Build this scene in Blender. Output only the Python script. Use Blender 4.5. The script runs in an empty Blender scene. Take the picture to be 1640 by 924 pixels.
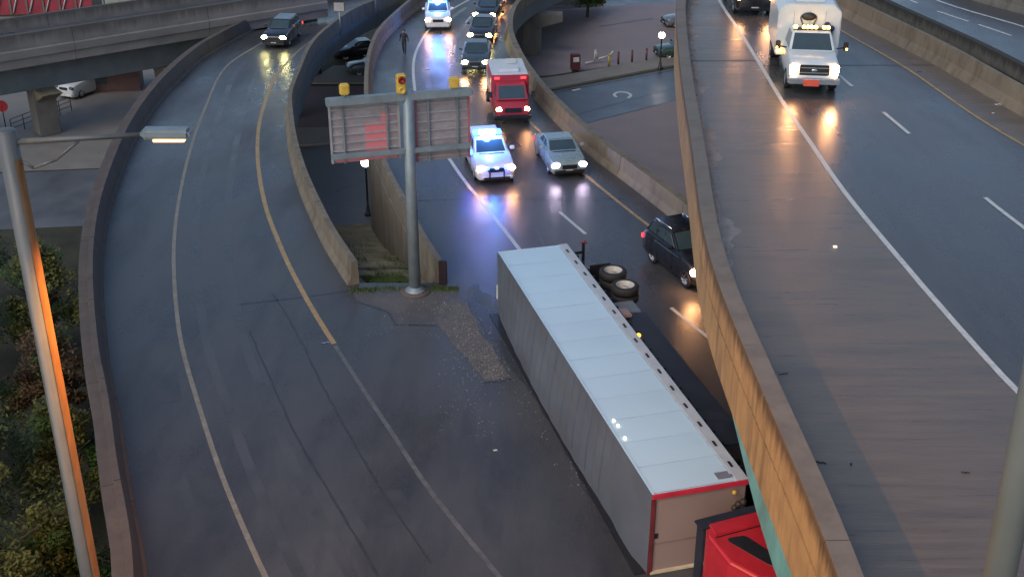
import bpy, bmesh, math, random
from mathutils import Vector, Matrix
R = math.radians
rnd = random.Random(7)
sc = bpy.context.scene
COL = sc.collection

# ------------------------------------------------------------------ camera, light, exposure
FPX, PITCH, CAMZ = 1947.3, 0.4516, 21.38
cam = bpy.data.cameras.new('camera'); camo = bpy.data.objects.new('camera', cam); COL.objects.link(camo)
cam.sensor_width = 36; cam.lens = 36 * FPX / 1640; cam.clip_start = .1; cam.clip_end = 3000
camo.location = (0, 0, CAMZ); camo.rotation_euler = (math.pi / 2 - PITCH, 0, 0)
sc.camera = camo
w = bpy.data.worlds.new('World'); sc.world = w; w.use_nodes = True
nt = w.node_tree; bg = nt.nodes['Background']
sky = nt.nodes.new('ShaderNodeTexSky'); sky.sky_type = 'NISHITA'; sky.sun_disc = False
SUN_EL, SUN_ROT = R(32), R(215)
sky.sun_elevation = SUN_EL; sky.sun_rotation = SUN_ROT; sky.air_density = 1.0; sky.dust_density = 2.0; sky.ozone_density = 2.0
nt.links.new(sky.outputs[0], bg.inputs[0]); bg.inputs[1].default_value = .1
sl = bpy.data.lights.new('sun', 'SUN'); sl.energy = .5; sl.angle = R(25); sl.color = (1, .97, .94)
so = bpy.data.objects.new('sun', sl); COL.objects.link(so)
sd = Vector((math.sin(SUN_ROT) * math.cos(SUN_EL + R(20)), math.cos(SUN_ROT) * math.cos(SUN_EL + R(20)), math.sin(SUN_EL + R(20))))
so.rotation_euler = sd.to_track_quat('Z', 'Y').to_euler(); so.location = (0, 60, 80)
sc.view_settings.view_transform = 'Standard'; sc.view_settings.look = 'None'
sc.view_settings.exposure = .68; sc.view_settings.gamma = 1

# ------------------------------------------------------------------ measuring: pixel of the photograph + height -> place
cp, sp = math.cos(PITCH), math.sin(PITCH)
def at(u, v, z=0.):
    a = (u - 820) / FPX; b = -(v - 462) / FPX
    t = (z - CAMZ) / (-sp + b * cp)
    return Vector((a * t, (cp + b * sp) * t, z))
def zr(y):                                   # the lower roads dip gently with distance
    d = max(0, y - 58); return -.045 * d * d / (d + 12)
def atr(u, v, off=0.):
    z = 0
    for i in range(40): z = zr(at(u, v, z + off).y)
    p = at(u, v, z + off); return Vector((p.x, p.y, z))

# ------------------------------------------------------------------ materials
def mat(name, col, rough=.6, metal=0, var=.2, scale=1.5, bump=.0, bscale=30, stretch=(1, 1, 1), spec=.5, rvar=.1,
        stain=None, stain_amt=.6, stain_scale=(1, 1, 1), drip=None, emis=None, estr=0, coat=0, world=False, trans=0, alpha=1):
    m = bpy.data.materials.new(name); m.use_nodes = True; t = m.node_tree; N = t.nodes; L = t.links
    p = N['Principled BSDF']
    p.inputs['Metallic'].default_value = metal; p.inputs['Specular IOR Level'].default_value = spec
    p.inputs['Coat Weight'].default_value = coat; p.inputs['Coat Roughness'].default_value = .08
    p.inputs['Transmission Weight'].default_value = trans
    p.inputs['Alpha'].default_value = alpha
    tc = N.new('ShaderNodeTexCoord'); geo = N.new('ShaderNodeNewGeometry')
    src = geo.outputs['Position'] if world else tc.outputs['Object']
    mp = N.new('ShaderNodeMapping'); mp.inputs['Scale'].default_value = stretch; L.new(src, mp.inputs[0])
    n1 = N.new('ShaderNodeTexNoise'); n1.inputs['Scale'].default_value = scale; n1.inputs['Detail'].default_value = 8
    n1.inputs['Roughness'].default_value = .62; L.new(mp.outputs[0], n1.inputs['Vector'])
    r = N.new('ShaderNodeValToRGB'); r.color_ramp.elements[0].position = .3; r.color_ramp.elements[1].position = .7
    r.color_ramp.elements[0].color = tuple(c * (1 - var) for c in col) + (1,)
    r.color_ramp.elements[1].color = tuple(min(1, c * (1 + var)) for c in col) + (1,)
    L.new(n1.outputs[0], r.inputs[0]); out = r.outputs[0]
    if stain:
        mp2 = N.new('ShaderNodeMapping'); mp2.inputs['Scale'].default_value = stain_scale; L.new(src, mp2.inputs[0])
        n2 = N.new('ShaderNodeTexNoise'); n2.inputs['Scale'].default_value = 1; n2.inputs['Detail'].default_value = 6; n2.inputs['Roughness'].default_value = .65
        L.new(mp2.outputs[0], n2.inputs['Vector'])
        r2 = N.new('ShaderNodeValToRGB'); r2.color_ramp.elements[0].position = .48; r2.color_ramp.elements[1].position = .68
        r2.color_ramp.elements[0].color = (0, 0, 0, 1); r2.color_ramp.elements[1].color = (stain_amt,) * 3 + (1,)
        L.new(n2.outputs[0], r2.inputs[0])
        mx = N.new('ShaderNodeMix'); mx.data_type = 'RGBA'; L.new(r2.outputs[0], mx.inputs[0]); L.new(out, mx.inputs[6])
        mx.inputs[7].default_value = tuple(stain) + (1,); out = mx.outputs[2]
    if drip:                                  # dirt running down from a top edge: (top z, length, colour)
        sx = N.new('ShaderNodeSeparateXYZ'); L.new(geo.outputs['Position'], sx.inputs[0])
        a_ = N.new('ShaderNodeMapRange'); L.new(sx.outputs[2], a_.inputs[0]); a_.inputs[1].default_value = drip[0] - drip[1]; a_.inputs[2].default_value = drip[0]
        mp3 = N.new('ShaderNodeMapping'); mp3.inputs['Scale'].default_value = (.5, 3.2, .12); L.new(geo.outputs['Position'], mp3.inputs[0])
        n4 = N.new('ShaderNodeTexNoise'); n4.inputs['Scale'].default_value = 1; n4.inputs['Detail'].default_value = 7; n4.inputs['Roughness'].default_value = .7; L.new(mp3.outputs[0], n4.inputs['Vector'])
        ad = N.new('ShaderNodeMath'); ad.operation = 'ADD'; L.new(a_.outputs[0], ad.inputs[0]); L.new(n4.outputs[0], ad.inputs[1])
        r4 = N.new('ShaderNodeMapRange'); L.new(ad.outputs[0], r4.inputs[0]); r4.inputs[1].default_value = 1.0; r4.inputs[2].default_value = 1.35; r4.inputs[4].default_value = .85
        m4 = N.new('ShaderNodeMix'); m4.data_type = 'RGBA'; L.new(r4.outputs[0], m4.inputs[0]); L.new(out, m4.inputs[6]); m4.inputs[7].default_value = tuple(drip[2]) + (1,); out = m4.outputs[2]
    L.new(out, p.inputs['Base Color'])
    mr = N.new('ShaderNodeMapRange'); L.new(n1.outputs[0], mr.inputs[0])
    mr.inputs[1].default_value = .3; mr.inputs[2].default_value = .7
    mr.inputs[3].default_value = max(.03, rough - rvar); mr.inputs[4].default_value = min(1, rough + rvar)
    L.new(mr.outputs[0], p.inputs['Roughness'])
    if bump:
        n3 = N.new('ShaderNodeTexNoise'); n3.inputs['Scale'].default_value = bscale; n3.inputs['Detail'].default_value = 4
        L.new(mp.outputs[0], n3.inputs['Vector'])
        b = N.new('ShaderNodeBump'); b.inputs['Strength'].default_value = bump; b.inputs['Distance'].default_value = .02
        L.new(n3.outputs[0], b.inputs['Height']); L.new(b.outputs[0], p.inputs['Normal'])
    if emis:
        p.inputs['Emission Color'].default_value = tuple(emis) + (1,); p.inputs['Emission Strength'].default_value = estr
    return m

M = {}
M['asphalt'] = mat('wet_asphalt', (.058, .06, .064), .34, var=.3, scale=.3, bump=.45, bscale=24, stretch=(1, .45, 1), rvar=.16, world=True,
                   stain=(.026, .028, .033), stain_amt=.7, stain_scale=(.5, .12, 1))
M['asphalt_deck'] = mat('deck_asphalt', (.066, .066, .066), .27, var=.2, scale=.3, bump=.3, bscale=24, stretch=(1, .35, 1), rvar=.12, world=True,
                   stain=(.04, .042, .048), stain_amt=.6, stain_scale=(.8, .12, 1))
M['deck_conc'] = mat('grooved_concrete', (.138, .115, .094), .36, var=.2, scale=1.2, bump=.35, bscale=9, stretch=(.3, 4, 1), rvar=.12, world=True,
                   stain=(.075, .072, .07), stain_amt=.6, stain_scale=(.25, 1.1, 1))
M['street'] = mat('street_asphalt', (.075, .085, .1), .36, var=.2, scale=.4, bump=.2, bscale=20, world=True)
M['street_dark'] = mat('lane_asphalt', (.1, .108, .12), .5, var=.3, scale=.4, bump=.2, bscale=20, world=True)
M['conc'] = mat('barrier_concrete', (.17, .145, .105), .8, var=.18, scale=.9, bump=.4, bscale=14, world=True,
                stain=(.085, .07, .052), stain_amt=.75, stain_scale=(1.6, 1.6, .35))
M['conc_grey'] = mat('grey_concrete', (.135, .13, .12), .82, var=.18, scale=.9, bump=.4, bscale=14, world=True,
                stain=(.09, .085, .08), stain_amt=.7, stain_scale=(.7, .7, .3))
M['coping'] = mat('coping_concrete', (.16, .145, .125), .8, var=.15, scale=1.5, bump=.3, bscale=14, world=True, stain=(.1, .085, .07), stain_amt=.6, stain_scale=(1, 1, 1))
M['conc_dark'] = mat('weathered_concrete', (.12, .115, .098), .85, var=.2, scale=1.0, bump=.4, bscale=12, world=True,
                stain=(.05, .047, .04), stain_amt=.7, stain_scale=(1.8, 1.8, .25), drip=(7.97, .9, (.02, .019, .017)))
M['conc_face'] = mat('streaked_parapet_concrete', (.34, .215, .095), .8, var=.18, scale=1.2, bump=.4, bscale=14, world=True,
                stain=(.15, .095, .045), stain_amt=.8, stain_scale=(.5, 2.6, .33), drip=(7.95, 1.1, (.05, .032, .018)))
M['brown_conc'] = mat('brown_barrier_concrete', (.1, .08, .068), .85, var=.2, scale=1, bump=.4, bscale=14, world=True,
                stain=(.07, .055, .05), stain_amt=.7, stain_scale=(1.4, 1.4, .5))
M['over_conc'] = mat('overpass_concrete', (.185, .175, .165), .82, var=.15, scale=.6, bump=.3, bscale=10, world=True, stain=(.1, .095, .09), stain_amt=.6, stain_scale=(.3, .3, .8), drip=(1.4, 1.6, (.07, .065, .06)))
M['fascia'] = mat('bridge_fascia_concrete', (.12, .14, .155), .8, var=.2, scale=.8, bump=.3, bscale=10, world=True)
M['teal'] = mat('teal_painted_steel', (.13, .34, .34), .5, var=.15, scale=1.2, world=True, stain=(.09, .15, .14), stain_amt=.6, stain_scale=(1, 1, .5))
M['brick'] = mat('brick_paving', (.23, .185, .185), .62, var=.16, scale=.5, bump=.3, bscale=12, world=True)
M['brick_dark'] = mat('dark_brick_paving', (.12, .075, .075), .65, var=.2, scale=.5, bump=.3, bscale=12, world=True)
M['walk'] = mat('pavement_concrete', (.19, .175, .155), .7, var=.15, scale=.6, bump=.2, bscale=12, world=True)
M['earth'] = mat('scrubby_earth', (.035, .035, .022), .95, var=.4, scale=.8, bump=.8, bscale=8, world=True)
M['bank'] = mat('grassy_bank', (.2, .165, .1), .95, var=.35, scale=.9, bump=.8, bscale=10, world=True, stain=(.09, .1, .035), stain_amt=.7, stain_scale=(.7, .7, .7))
M['gravel'] = mat('sandy_grit', (.098, .094, .09), .75, var=.3, scale=2.2, bump=1, bscale=25, world=True)
M['white_paint'] = mat('worn_white_paint', (.5, .52, .5), .5, var=.2, scale=4, world=True)
M['yellow_paint'] = mat('worn_yellow_paint', (.33, .23, .11), .55, var=.3, scale=3, world=True)
M['faded_yellow'] = mat('faded_yellow_paint', (.2, .185, .15), .55, var=.3, scale=3, world=True)
M['ghost_paint'] = mat('scraped_off_line', (.1, .105, .11), .55, var=.35, scale=3, world=True)
M['tar'] = mat('tar_seam', (.034, .036, .042), .4, var=.3, scale=3, world=True)
M['black'] = mat('black_trim', (.015, .015, .018), .45, var=.2, scale=4)
M['rubber'] = mat('tyre_rubber', (.018, .018, .02), .75, var=.3, scale=8, bump=.3, bscale=40)
M['rim'] = mat('wheel_alloy', (.5, .5, .52), .35, metal=.7, var=.1, scale=6)
M['glass'] = mat('tinted_glass', (.04, .065, .075), .08, var=.1, scale=2, spec=.8, rvar=.02)
M['chrome'] = mat('chrome', (.6, .62, .65), .2, metal=1, var=.05)
M['galv'] = mat('galvanised_steel', (.24, .29, .32), .5, metal=.35, var=.15, scale=2, stain=(.16, .2, .2), stain_amt=.5, stain_scale=(3, 3, .8))
M['repair'] = mat('asphalt_repair', (.045, .046, .05), .36, var=.3, scale=1.2, bump=.5, bscale=26, world=True)
M['polish'] = mat('wheel_polished_asphalt', (.058, .0605, .065), .32, var=.3, scale=.35, bump=.3, bscale=24, rvar=.14, world=True)
M['apron'] = mat('worn_apron_concrete', (.088, .082, .08), .6, var=.25, scale=.8, bump=.4, bscale=16, world=True, stain=(.06, .062, .068), stain_amt=.8, stain_scale=(.6, .6, .6))
M['pole'] = mat('painted_pole_steel', (.115, .12, .122), .5, metal=.1, var=.12, scale=1.6, stain=(.22, .19, .15), stain_amt=.5, stain_scale=(4, 4, .6))
M['sign_back'] = mat('sign_cabinet_metal', (.33, .3, .32), .5, metal=.2, var=.15, scale=2.5, stain=(.3, .15, .17), stain_amt=.5, stain_scale=(1, 1, 1))
M['sign_rib'] = mat('sign_rib_aluminium', (.38, .37, .37), .45, metal=.3, var=.12, scale=3)
M['red_frame'] = mat('rosy_sign_frame', (.35, .12, .15), .5, var=.2, scale=3)
M['amber_lens'] = mat('amber_beacon_housing', (.6, .4, .07), .4, var=.15, scale=5)
def em(name, col, s, base=None): return mat(name, base or col, .4, var=0, emis=col, estr=s)
M['head'] = em('headlamp_lit', (1, .46, .19), 75)
M['head_warm'] = em('headlamp_warm', (1, .42, .12), 75)
M['head_cool'] = em('headlamp_cool', (.9, .72, 1), 34)
M['head_y'] = em('headlamp_yellowish', (1, .9, .35), 40)
M['blue_light'] = em('blue_beacon', (.008, .06, 1), 40)
M['blue_hot'] = em('white_blue_strobe', (.25, .42, 1), 14)
M['amber_light'] = em('amber_lamp', (1, .5, .07), 9)
M['red_light'] = em('red_tail_lamp', (1, .06, .07), 1.3, (.5, .03, .03))
M['red_glow'] = em('dim_red_glow', (1, .12, .16), .1, (.35, .15, .165))
M['globe'] = em('lamp_globe', (1, .88, .8), 9)
M['sodium'] = em('sodium_lamp_lens', (1, .5, .12), 5)
M['red_beacon'] = mat('dull_red_lens', (.22, .015, .01), .3, var=.1)

# ------------------------------------------------------------------ mesh helpers
class MB:
    def __init__(s): s.v = []; s.f = []; s.s = []
    def add(s, vs, fs, smooth=False):
        o = len(s.v); s.v += [tuple(p) for p in vs]; s.f += [tuple(i + o for i in f) for f in fs]; s.s += [smooth] * len(fs); return s
    def box(s, c, d, rz=0, mtx=None):
        hx, hy, hz = d[0] / 2, d[1] / 2, d[2] / 2; cs, sn = math.cos(rz), math.sin(rz); vs = []
        for z in (-hz, hz):
            for x, y in ((-hx, -hy), (hx, -hy), (hx, hy), (-hx, hy)):
                vs.append(Vector((c[0] + x * cs - y * sn, c[1] + x * sn + y * cs, c[2] + z)))
        if mtx: vs = [mtx @ v for v in vs]
        return s.add(vs, [(3, 2, 1, 0), (4, 5, 6, 7), (0, 1, 5, 4), (1, 2, 6, 5), (2, 3, 7, 6), (3, 0, 4, 7)])
    def hexa(s, b, t):                       # bottom 4 and top 4 corner points
        return s.add(list(b) + list(t), [(3, 2, 1, 0), (4, 5, 6, 7), (0, 1, 5, 4), (1, 2, 6, 5), (2, 3, 7, 6), (3, 0, 4, 7)])
    def tube(s, a, b, r0, r1=None, n=12, cap=True, smooth=True):
        a, b = Vector(a), Vector(b); r1 = r0 if r1 is None else r1; d = (b - a).normalized()
        u = d.orthogonal().normalized(); w_ = d.cross(u); vs = []
        for c, r in ((a, r0), (b, r1)):
            for i in range(n):
                t = 2 * math.pi * i / n; vs.append(c + (u * math.cos(t) + w_ * math.sin(t)) * r)
        s.add(vs, [(i, (i + 1) % n, n + (i + 1) % n, n + i) for i in range(n)], smooth)
        if cap: s.add(vs, [tuple(range(n))[::-1], tuple(range(n, 2 * n))])
        return s
    def lathe(s, c, ax, prof, n=20, smooth=True):   # prof: (distance along axis, radius)
        c, d = Vector(c), Vector(ax).normalized(); u = d.orthogonal().normalized(); w_ = d.cross(u); vs = []
        for h, r in prof:
            for i in range(n):
                t = 2 * math.pi * i / n; vs.append(c + d * h + (u * math.cos(t) + w_ * math.sin(t)) * r)
        fs = [(k * n + i, k * n + (i + 1) % n, (k + 1) * n + (i + 1) % n, (k + 1) * n + i) for k in range(len(prof) - 1) for i in range(n)]
        return s.add(vs, fs, smooth)
    def ball(s, c, r, n=14, m=8, sq=(1, 1, 1)):
        c = Vector(c); vs = []
        for j in range(m + 1):
            ph = math.pi * j / m
            for i in range(n):
                th = 2 * math.pi * i / n
                vs.append(c + Vector((math.sin(ph) * math.cos(th) * r * sq[0], math.sin(ph) * math.sin(th) * r * sq[1], math.cos(ph) * r * sq[2])))
        return s.add(vs, [(j * n + i, (j + 1) * n + i, (j + 1) * n + (i + 1) % n, j * n + (i + 1) % n) for j in range(m) for i in range(n)], True)
    def prism(s, poly, z0, z1):              # poly: list of (x,y)
        n = len(poly); vs = [(p[0], p[1], z0) for p in poly] + [(p[0], p[1], z1) for p in poly]
        return s.add(vs, [tuple(range(n))[::-1], tuple(range(n, 2 * n))] + [(i, (i + 1) % n, n + (i + 1) % n, n + i) for i in range(n)])
    def build(s, name, m, parent=None, bevel=0, seg=2, fix=True):
        me = bpy.data.meshes.new(name); me.from_pydata(s.v, [], s.f); me.materials.append(m)
        for p, q in zip(me.polygons, s.s): p.use_smooth = q
        if fix or bevel:
            b = bmesh.new(); b.from_mesh(me)
            bmesh.ops.remove_doubles(b, verts=b.verts, dist=1e-4)
            if fix: bmesh.ops.recalc_face_normals(b, faces=b.faces)
            if bevel:
                es = [e for e in b.edges if len(e.link_faces) == 2 and e.calc_face_angle(0) > .5]
                bmesh.ops.bevel(b, geom=es, offset=bevel, segments=seg, affect='EDGES', clamp_overlap=True)
            b.to_mesh(me); b.free()
        o = bpy.data.objects.new(name, me); COL.objects.link(o)
        if parent: o.parent = parent
        return o

def tag(o, label=None, cat=None, group=None, kind=None):
    if label: o['label'] = label
    if cat: o['category'] = cat
    if group: o['group'] = group
    if kind: o['kind'] = kind
    return o
def empty(name, loc=(0, 0, 0), rz=0, label=None, cat=None, group=None, kind=None):
    o = bpy.data.objects.new(name, None); COL.objects.link(o); o.location = loc; o.rotation_euler = (0, 0, rz)
    o.empty_display_size = .3
    return tag(o, label, cat, group, kind)
def copy_tree(o, parent=None):
    c = o.copy(); COL.objects.link(c); c.parent = parent
    for ch in list(o.children): copy_tree(ch, c)
    return c

# ------------------------------------------------------------------ curves x(y)
def curve(pts):
    pts = sorted([(p[1], p[0]) for p in pts])
    ys = [p[0] for p in pts]; xs = [p[1] for p in pts]; n = len(pts)
    ms = []
    for i in range(n):
        if i == 0: ms.append((xs[1] - xs[0]) / (ys[1] - ys[0]))
        elif i == n - 1: ms.append((xs[-1] - xs[-2]) / (ys[-1] - ys[-2]))
        else: ms.append((xs[i + 1] - xs[i - 1]) / (ys[i + 1] - ys[i - 1]))
    def f(y):
        if y <= ys[0]: return xs[0] + ms[0] * (y - ys[0])
        if y >= ys[-1]: return xs[-1] + ms[-1] * (y - ys[-1])
        i = 0
        while ys[i + 1] < y: i += 1
        h = ys[i + 1] - ys[i]; t = (y - ys[i]) / h
        return ((2*t**3-3*t*t+1)*xs[i] + (t**3-2*t*t+t)*h*ms[i] + (-2*t**3+3*t*t)*xs[i+1] + (t**3-t*t)*h*ms[i+1])
    return f
def smooth(f, wd=2.5):
    return lambda y: (f(y - wd) + 2 * f(y) + f(y + wd)) / 4
def px2(lst, fn): return [(fn(*q).x, fn(*q).y) for q in lst]

rampL = smooth(curve([(-6.9, 5), (-7.2, 14), (-8.2, 20)] + px2([(239,924),(210,775),(196,670),(179,600),(172,540),(168,500),(166,440),(172,370),(190,300),(225,215),(270,150),(325,97),(360,75),(410,48),(450,28),(500,10)], atr) + [(-13.4,105.6),(-6.5,113),(0,119)]), 1.5)
rampR = smooth(curve(px2([(558,460),(519,398),(498,353),(478,305),(463,250),(457,200),(457,175),(470,140),(492,92),(522,62),(565,32),(627,8),(660,0)], atr) + [(-6.7,106),(-4.3,110),(-.4,117),(1,119)]), 1.2)
cenL = smooth(curve(px2([(720,455),(690,408),(660,350),(633,300),(615,250),(600,200),(597,145),(602,104),(616,69),(643,40),(672,15)], atr) + [(-5.6,106),(-3.3,110),(.6,117),(2,119)]), 1.2)
cenR = smooth(curve([(18.5,5),(17,20),(14.5,32),(12.4,38),(10.2,44)] + px2([(1130,395),(1060,338),(995,288),(945,251),(900,208),(862,168),(836,133),(820,104),(808,71),(810,43),(822,20),(848,0)], atr) + [(3.0,107.5),(5.5,113),(8.5,119)]), 1.5)
white = smooth(curve(px2([(425,924),(410,893),(385,833),(357,768),(332,693),(310,622),(295,572),(287,534),(281,480),(278,400),(285,330),(302,250),(330,170),(362,107),(410,75),(477,40)], atr) + [(-11.6,104.2),(-8.3,108),(-2,116)]), 1.5)
yel = smooth(curve(px2([(643,3),(560,30),(515,55),(480,80),(457,103),(440,125),(430,148),(415,200),(413,260),(425,330),(445,385),(465,430),(500,495),(530,543),(560,590),(600,652),(630,695),(680,775),(740,850),(800,924)], atr)), 1.2)
cwhite = smooth(curve(px2([(905,500),(830,397),(770,322),(740,285),(708,238),(690,217),(672,190),(664,141),(662,104),(668,79),(689,46),(722,17)], atr) + [(-2.6,106),(1.5,113),(5,119)]), 1.2)
cdash = smooth(curve(px2([(1230,620),(1140,545),(1077,495),(938,375),(900,343),(840,285),(790,225),(752,170),(731,116),(727,80),(738,50),(760,20),(785,0)], atr)), 1.)
cyel = smooth(curve(px2([(1200,480),(1120,420),(1030,355),(960,299),(931,276),(869,216),(844,190),(815,150),(793,108),(788,73),(791,52),(807,25),(830,0)], atr)), 1.2)
ZD = 7.0; ZP = 7.9                                        # upper deck and its parapet top
d_out = smooth(curve([(4.9,2),(5.3,10)] + px2([(1345,924),(1271,740),(1193,560),(1133,400),(1108,231),(1089,100),(1084,0)], lambda u, v: at(u, v, ZP)) + [(11.2,80),(14.5,105),(17,120)]), 2)
d_white = smooth(curve(px2([(1151,0),(1182,47),(1230,125),(1262,178),(1300,231),(1332,281),(1380,343),(1455,431),(1480,462),(1565,557),(1627,628)], lambda u, v: at(u, v, ZD)) + [(13.4,14),(14,3),(13,90),(16,120)]), 2)
d_yel = smooth(curve(px2([(1270,-5),(1331,40),(1456,112),(1547,177),(1640,234)], lambda u, v: at(u, v, ZD)) + [(21.5,28),(24,3),(15.5,90),(18.5,120)]), 2)
d_dash = smooth(curve(px2([(1340,118),(1415,180),(1448,208),(1590,328),(1640,365)], lambda u, v: at(u, v, ZD)) + [(17.2,20),(18.6,3),(13.6,64),(14.2,90),(17.2,120)]), 2)
d_rb = smooth(curve(px2([(1300,-8),(1336,21),(1430,70),(1505,109),(1640,190)], lambda u, v: at(u, v, ZD)) + [(22.2,30),(25.5,3),(16.7,90),(19.5,120)]), 2)
d2_in = lambda y: d_rb(y) + 1.75 + max(0, (62 - y)) * .004
_w2 = smooth(curve(px2([(1495,0),(1640,43)], lambda u, v: at(u, v, ZD)) + [(38,20),(20.8,90),(22,120)]), 2)
_d2d = smooth(curve(px2([(1466,6),(1532,29),(1622,58)], lambda u, v: at(u, v, ZD)) + [(31,30),(34,15),(20,85),(21,120)]), 2)
_b3 = smooth(curve(px2([(1547,0),(1640,23)], lambda u, v: at(u, v, ZD)) + [(43,20),(23.5,90),(24.5,120)]), 2)

def frange(a, b, s):
    n = max(1, int(math.ceil((b - a) / s))); return [a + (b - a) * i / n for i in range(n + 1)]
def nrm(f, y, e=.4):
    t = Vector((f(y + e) - f(y - e), 2 * e)).normalized(); return Vector((t.y, -t.x))   # points to +x
def sheet(name, fl, fr, y0, y1, zf, m, parent=None, step=1.5, thick=0, nx=1, kind=None):
    b = MB(); ys = frange(y0, y1, step); vs = []
    for y in ys:
        for i in range(nx + 1):
            x = fl(y) + (fr(y) - fl(y)) * i / nx; vs.append((x, y, zf(y)))
    W_ = nx + 1
    b.add(vs, [(j * W_ + i, j * W_ + i + 1, (j + 1) * W_ + i + 1, (j + 1) * W_ + i) for j in range(len(ys) - 1) for i in range(nx)])
    if thick:
        lo = [(v[0], v[1], v[2] - thick) for v in vs]; n = len(vs); a = [(fl(y), y) for y in ys]; c = [(fr(y), y) for y in ys]
        b.add([(x, y, zf(y)) for x, y in a] + [(x, y, zf(y) - thick) for x, y in a], [(i, i + 1, len(a) + i + 1, len(a) + i) for i in range(len(a) - 1)])
        b.add([(x, y, zf(y)) for x, y in c] + [(x, y, zf(y) - thick) for x, y in c], [(i + 1, i, len(a) + i, len(a) + i + 1) for i in range(len(a) - 1)])
        b.add([v for v in lo], [((j) * W_ + i, (j + 1) * W_ + i, (j + 1) * W_ + i + 1, j * W_ + i + 1) for j in range(len(ys) - 1) for i in range(nx)])
        for y in (y0, y1):
            b.add([(fl(y), y, zf(y)), (fr(y), y, zf(y)), (fr(y), y, zf(y) - thick), (fl(y), y, zf(y) - thick)], [(0, 1, 2, 3)])
    o = b.build(name, m, parent, fix=bool(thick))
    if kind: o['kind'] = kind
    return o
def line(name, f, y0, y1, wd, m, parent, zf, off=.008, step=1.2, shift=0):
    b = MB(); ys = frange(y0, y1, step); vs = []
    for y in ys:
        n = nrm(f, y); x = f(y) + shift
        vs += [(x - n.x * wd / 2, y - n.y * wd / 2, zf(y) + off), (x + n.x * wd / 2, y + n.y * wd / 2, zf(y) + off)]
    b.add(vs, [(2 * i, 2 * i + 1, 2 * i + 3, 2 * i + 2) for i in range(len(ys) - 1)])
    return b.build(name, m, parent, fix=False)
def sweep(name, f, y0, y1, prof, side, zf, m, parent, seg=6.0, gap=.045, step=1.0):
    """barrier made of cast segments; prof = [(outward offset, z)], side +1: outward is +x"""
    ln = y1 - y0; n = max(1, round(ln / seg)); objs = []
    for k in range(n):
        a = y0 + ln * k / n + gap / 2; c = y0 + ln * (k + 1) / n - gap / 2
        ys = frange(a, c, step); vs = []; P = len(prof)
        for y in ys:
            nn = nrm(f, y) * side
            for o_, z in prof: vs.append((f(y) + nn.x * o_, y + nn.y * o_, zf(y) + z))
        b = MB(); b.add(vs, [(j * P + i, (j + 1) * P + i, (j + 1) * P + (i + 1) % P, j * P + (i + 1) % P) for j in range(len(ys) - 1) for i in range(P)])
        b.add(vs[:P], [tuple(range(P))]); b.add(vs[-P:], [tuple(range(P))[::-1]])
        objs.append(b.build(name, m, parent))
    return objs
JERSEY = [(0, .0), (.03, .09), (.17, .34), (.22, 1.02), (.47, 1.02), (.5, .0)]
zero = lambda y: 0.; zdk = lambda y: ZD
def off(f, d): return lambda y: f(y) + d

# ------------------------------------------------------------------ sky is the World; ground
GZ = -6.5
g = MB(); g.add([(-900, -200, GZ), (900, -200, GZ), (900, 1400, GZ), (-900, 1400, GZ)], [(0, 1, 2, 3)])
tag(g.build('ground', M['earth'], fix=False), 'dark scrubby ground below the raised roads', kind='structure')
def flat(name, poly, z, m, label, parent=None, h=0):
    b = MB()
    if h: b.prism(poly, z, z + h)
    else: b.add([(p[0], p[1], z) for p in poly], [tuple(range(len(poly)))])
    o = b.build(name, m, parent, fix=bool(h)); o['kind'] = 'structure'
    if label: o['label'] = label
    return o
def gp(u, v): p = at(u, v, GZ); return (p.x, p.y)
flat('plaza', [(-.5, 97), (3, 97.5), (14, 103.4), (30, 114), (60, 127), (60, 140), (24, 126.5), (4, 122), (-6, 118)], GZ + .008, M['brick'], 'brick paved plaza under the highway')
flat('side_street', [gp(820,165), gp(880,148), gp(1080,110), (60,121), (60,111.5), (30, 99.5), gp(1085,160), gp(930,203), (-2, 80)], GZ + .012, M['street'], 'wet blue grey street passing under the ramps')
flat('pavement', [(-3, 90.6), (2.9, 93.4), (13.6, 100.3), (30, 110.5), (60, 123), (60, 127), (30, 114), (13.5, 103.3), (4.2, 97.2), (-3, 93.7)], GZ, M['walk'], 'pale pavement between plaza and side street', h=.13)
flat('pavement', [(-4, 78.5), (5.0, 84.2), (12.8, 90.4), (30, 99.2), (60, 110), (60, 45), (12, 45), (6, 60), (-3, 76)], GZ, M['brick'], 'brick pavement on the near side of the side street', h=.12)
flat('back_street', [(-6, 119), (4, 121), (24, 126), (60, 140), (60, 170), (-30, 160)], GZ + .009, M['street'], 'grey street beyond the plaza')
# slot between the two lower roads
flat('slot_street', [(-14, 60.5), (-3, 60.5), (-4, 83), (-18, 83)], GZ + .010, M['street_dark'], 'dark street in the slot between the ramp and the highway')
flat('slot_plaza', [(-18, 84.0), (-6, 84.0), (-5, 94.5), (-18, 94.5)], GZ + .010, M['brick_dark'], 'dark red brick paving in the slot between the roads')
flat('slot_pavement', [(-16.5, 79.5), (-8, 81.5), (-7.5, 84), (-16.5, 83.6)], GZ, M['walk'], 'pale kerbside pavement seen in the slot', h=.14)
flat('slot_pavement', [(-16.5, 95), (-8, 95.2), (-6.5, 101), (-15, 100)], GZ, M['walk'], 'tan pavement in the slot beside the parked dark car', h=.14)
ss = empty('street_marking', (0, 0, 0), 0, 'worn white marks on the side street', kind='structure')
b = MB(); c = at(997, 153, GZ)
vs = []; n = 14
for i in range(n + 1):
    t = R(-60) + R(280) * i / n
    for r in (.55, .8): vs.append((c.x + math.cos(t) * r * .95, c.y + math.sin(t) * r * 1.25, GZ + .02))
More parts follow.
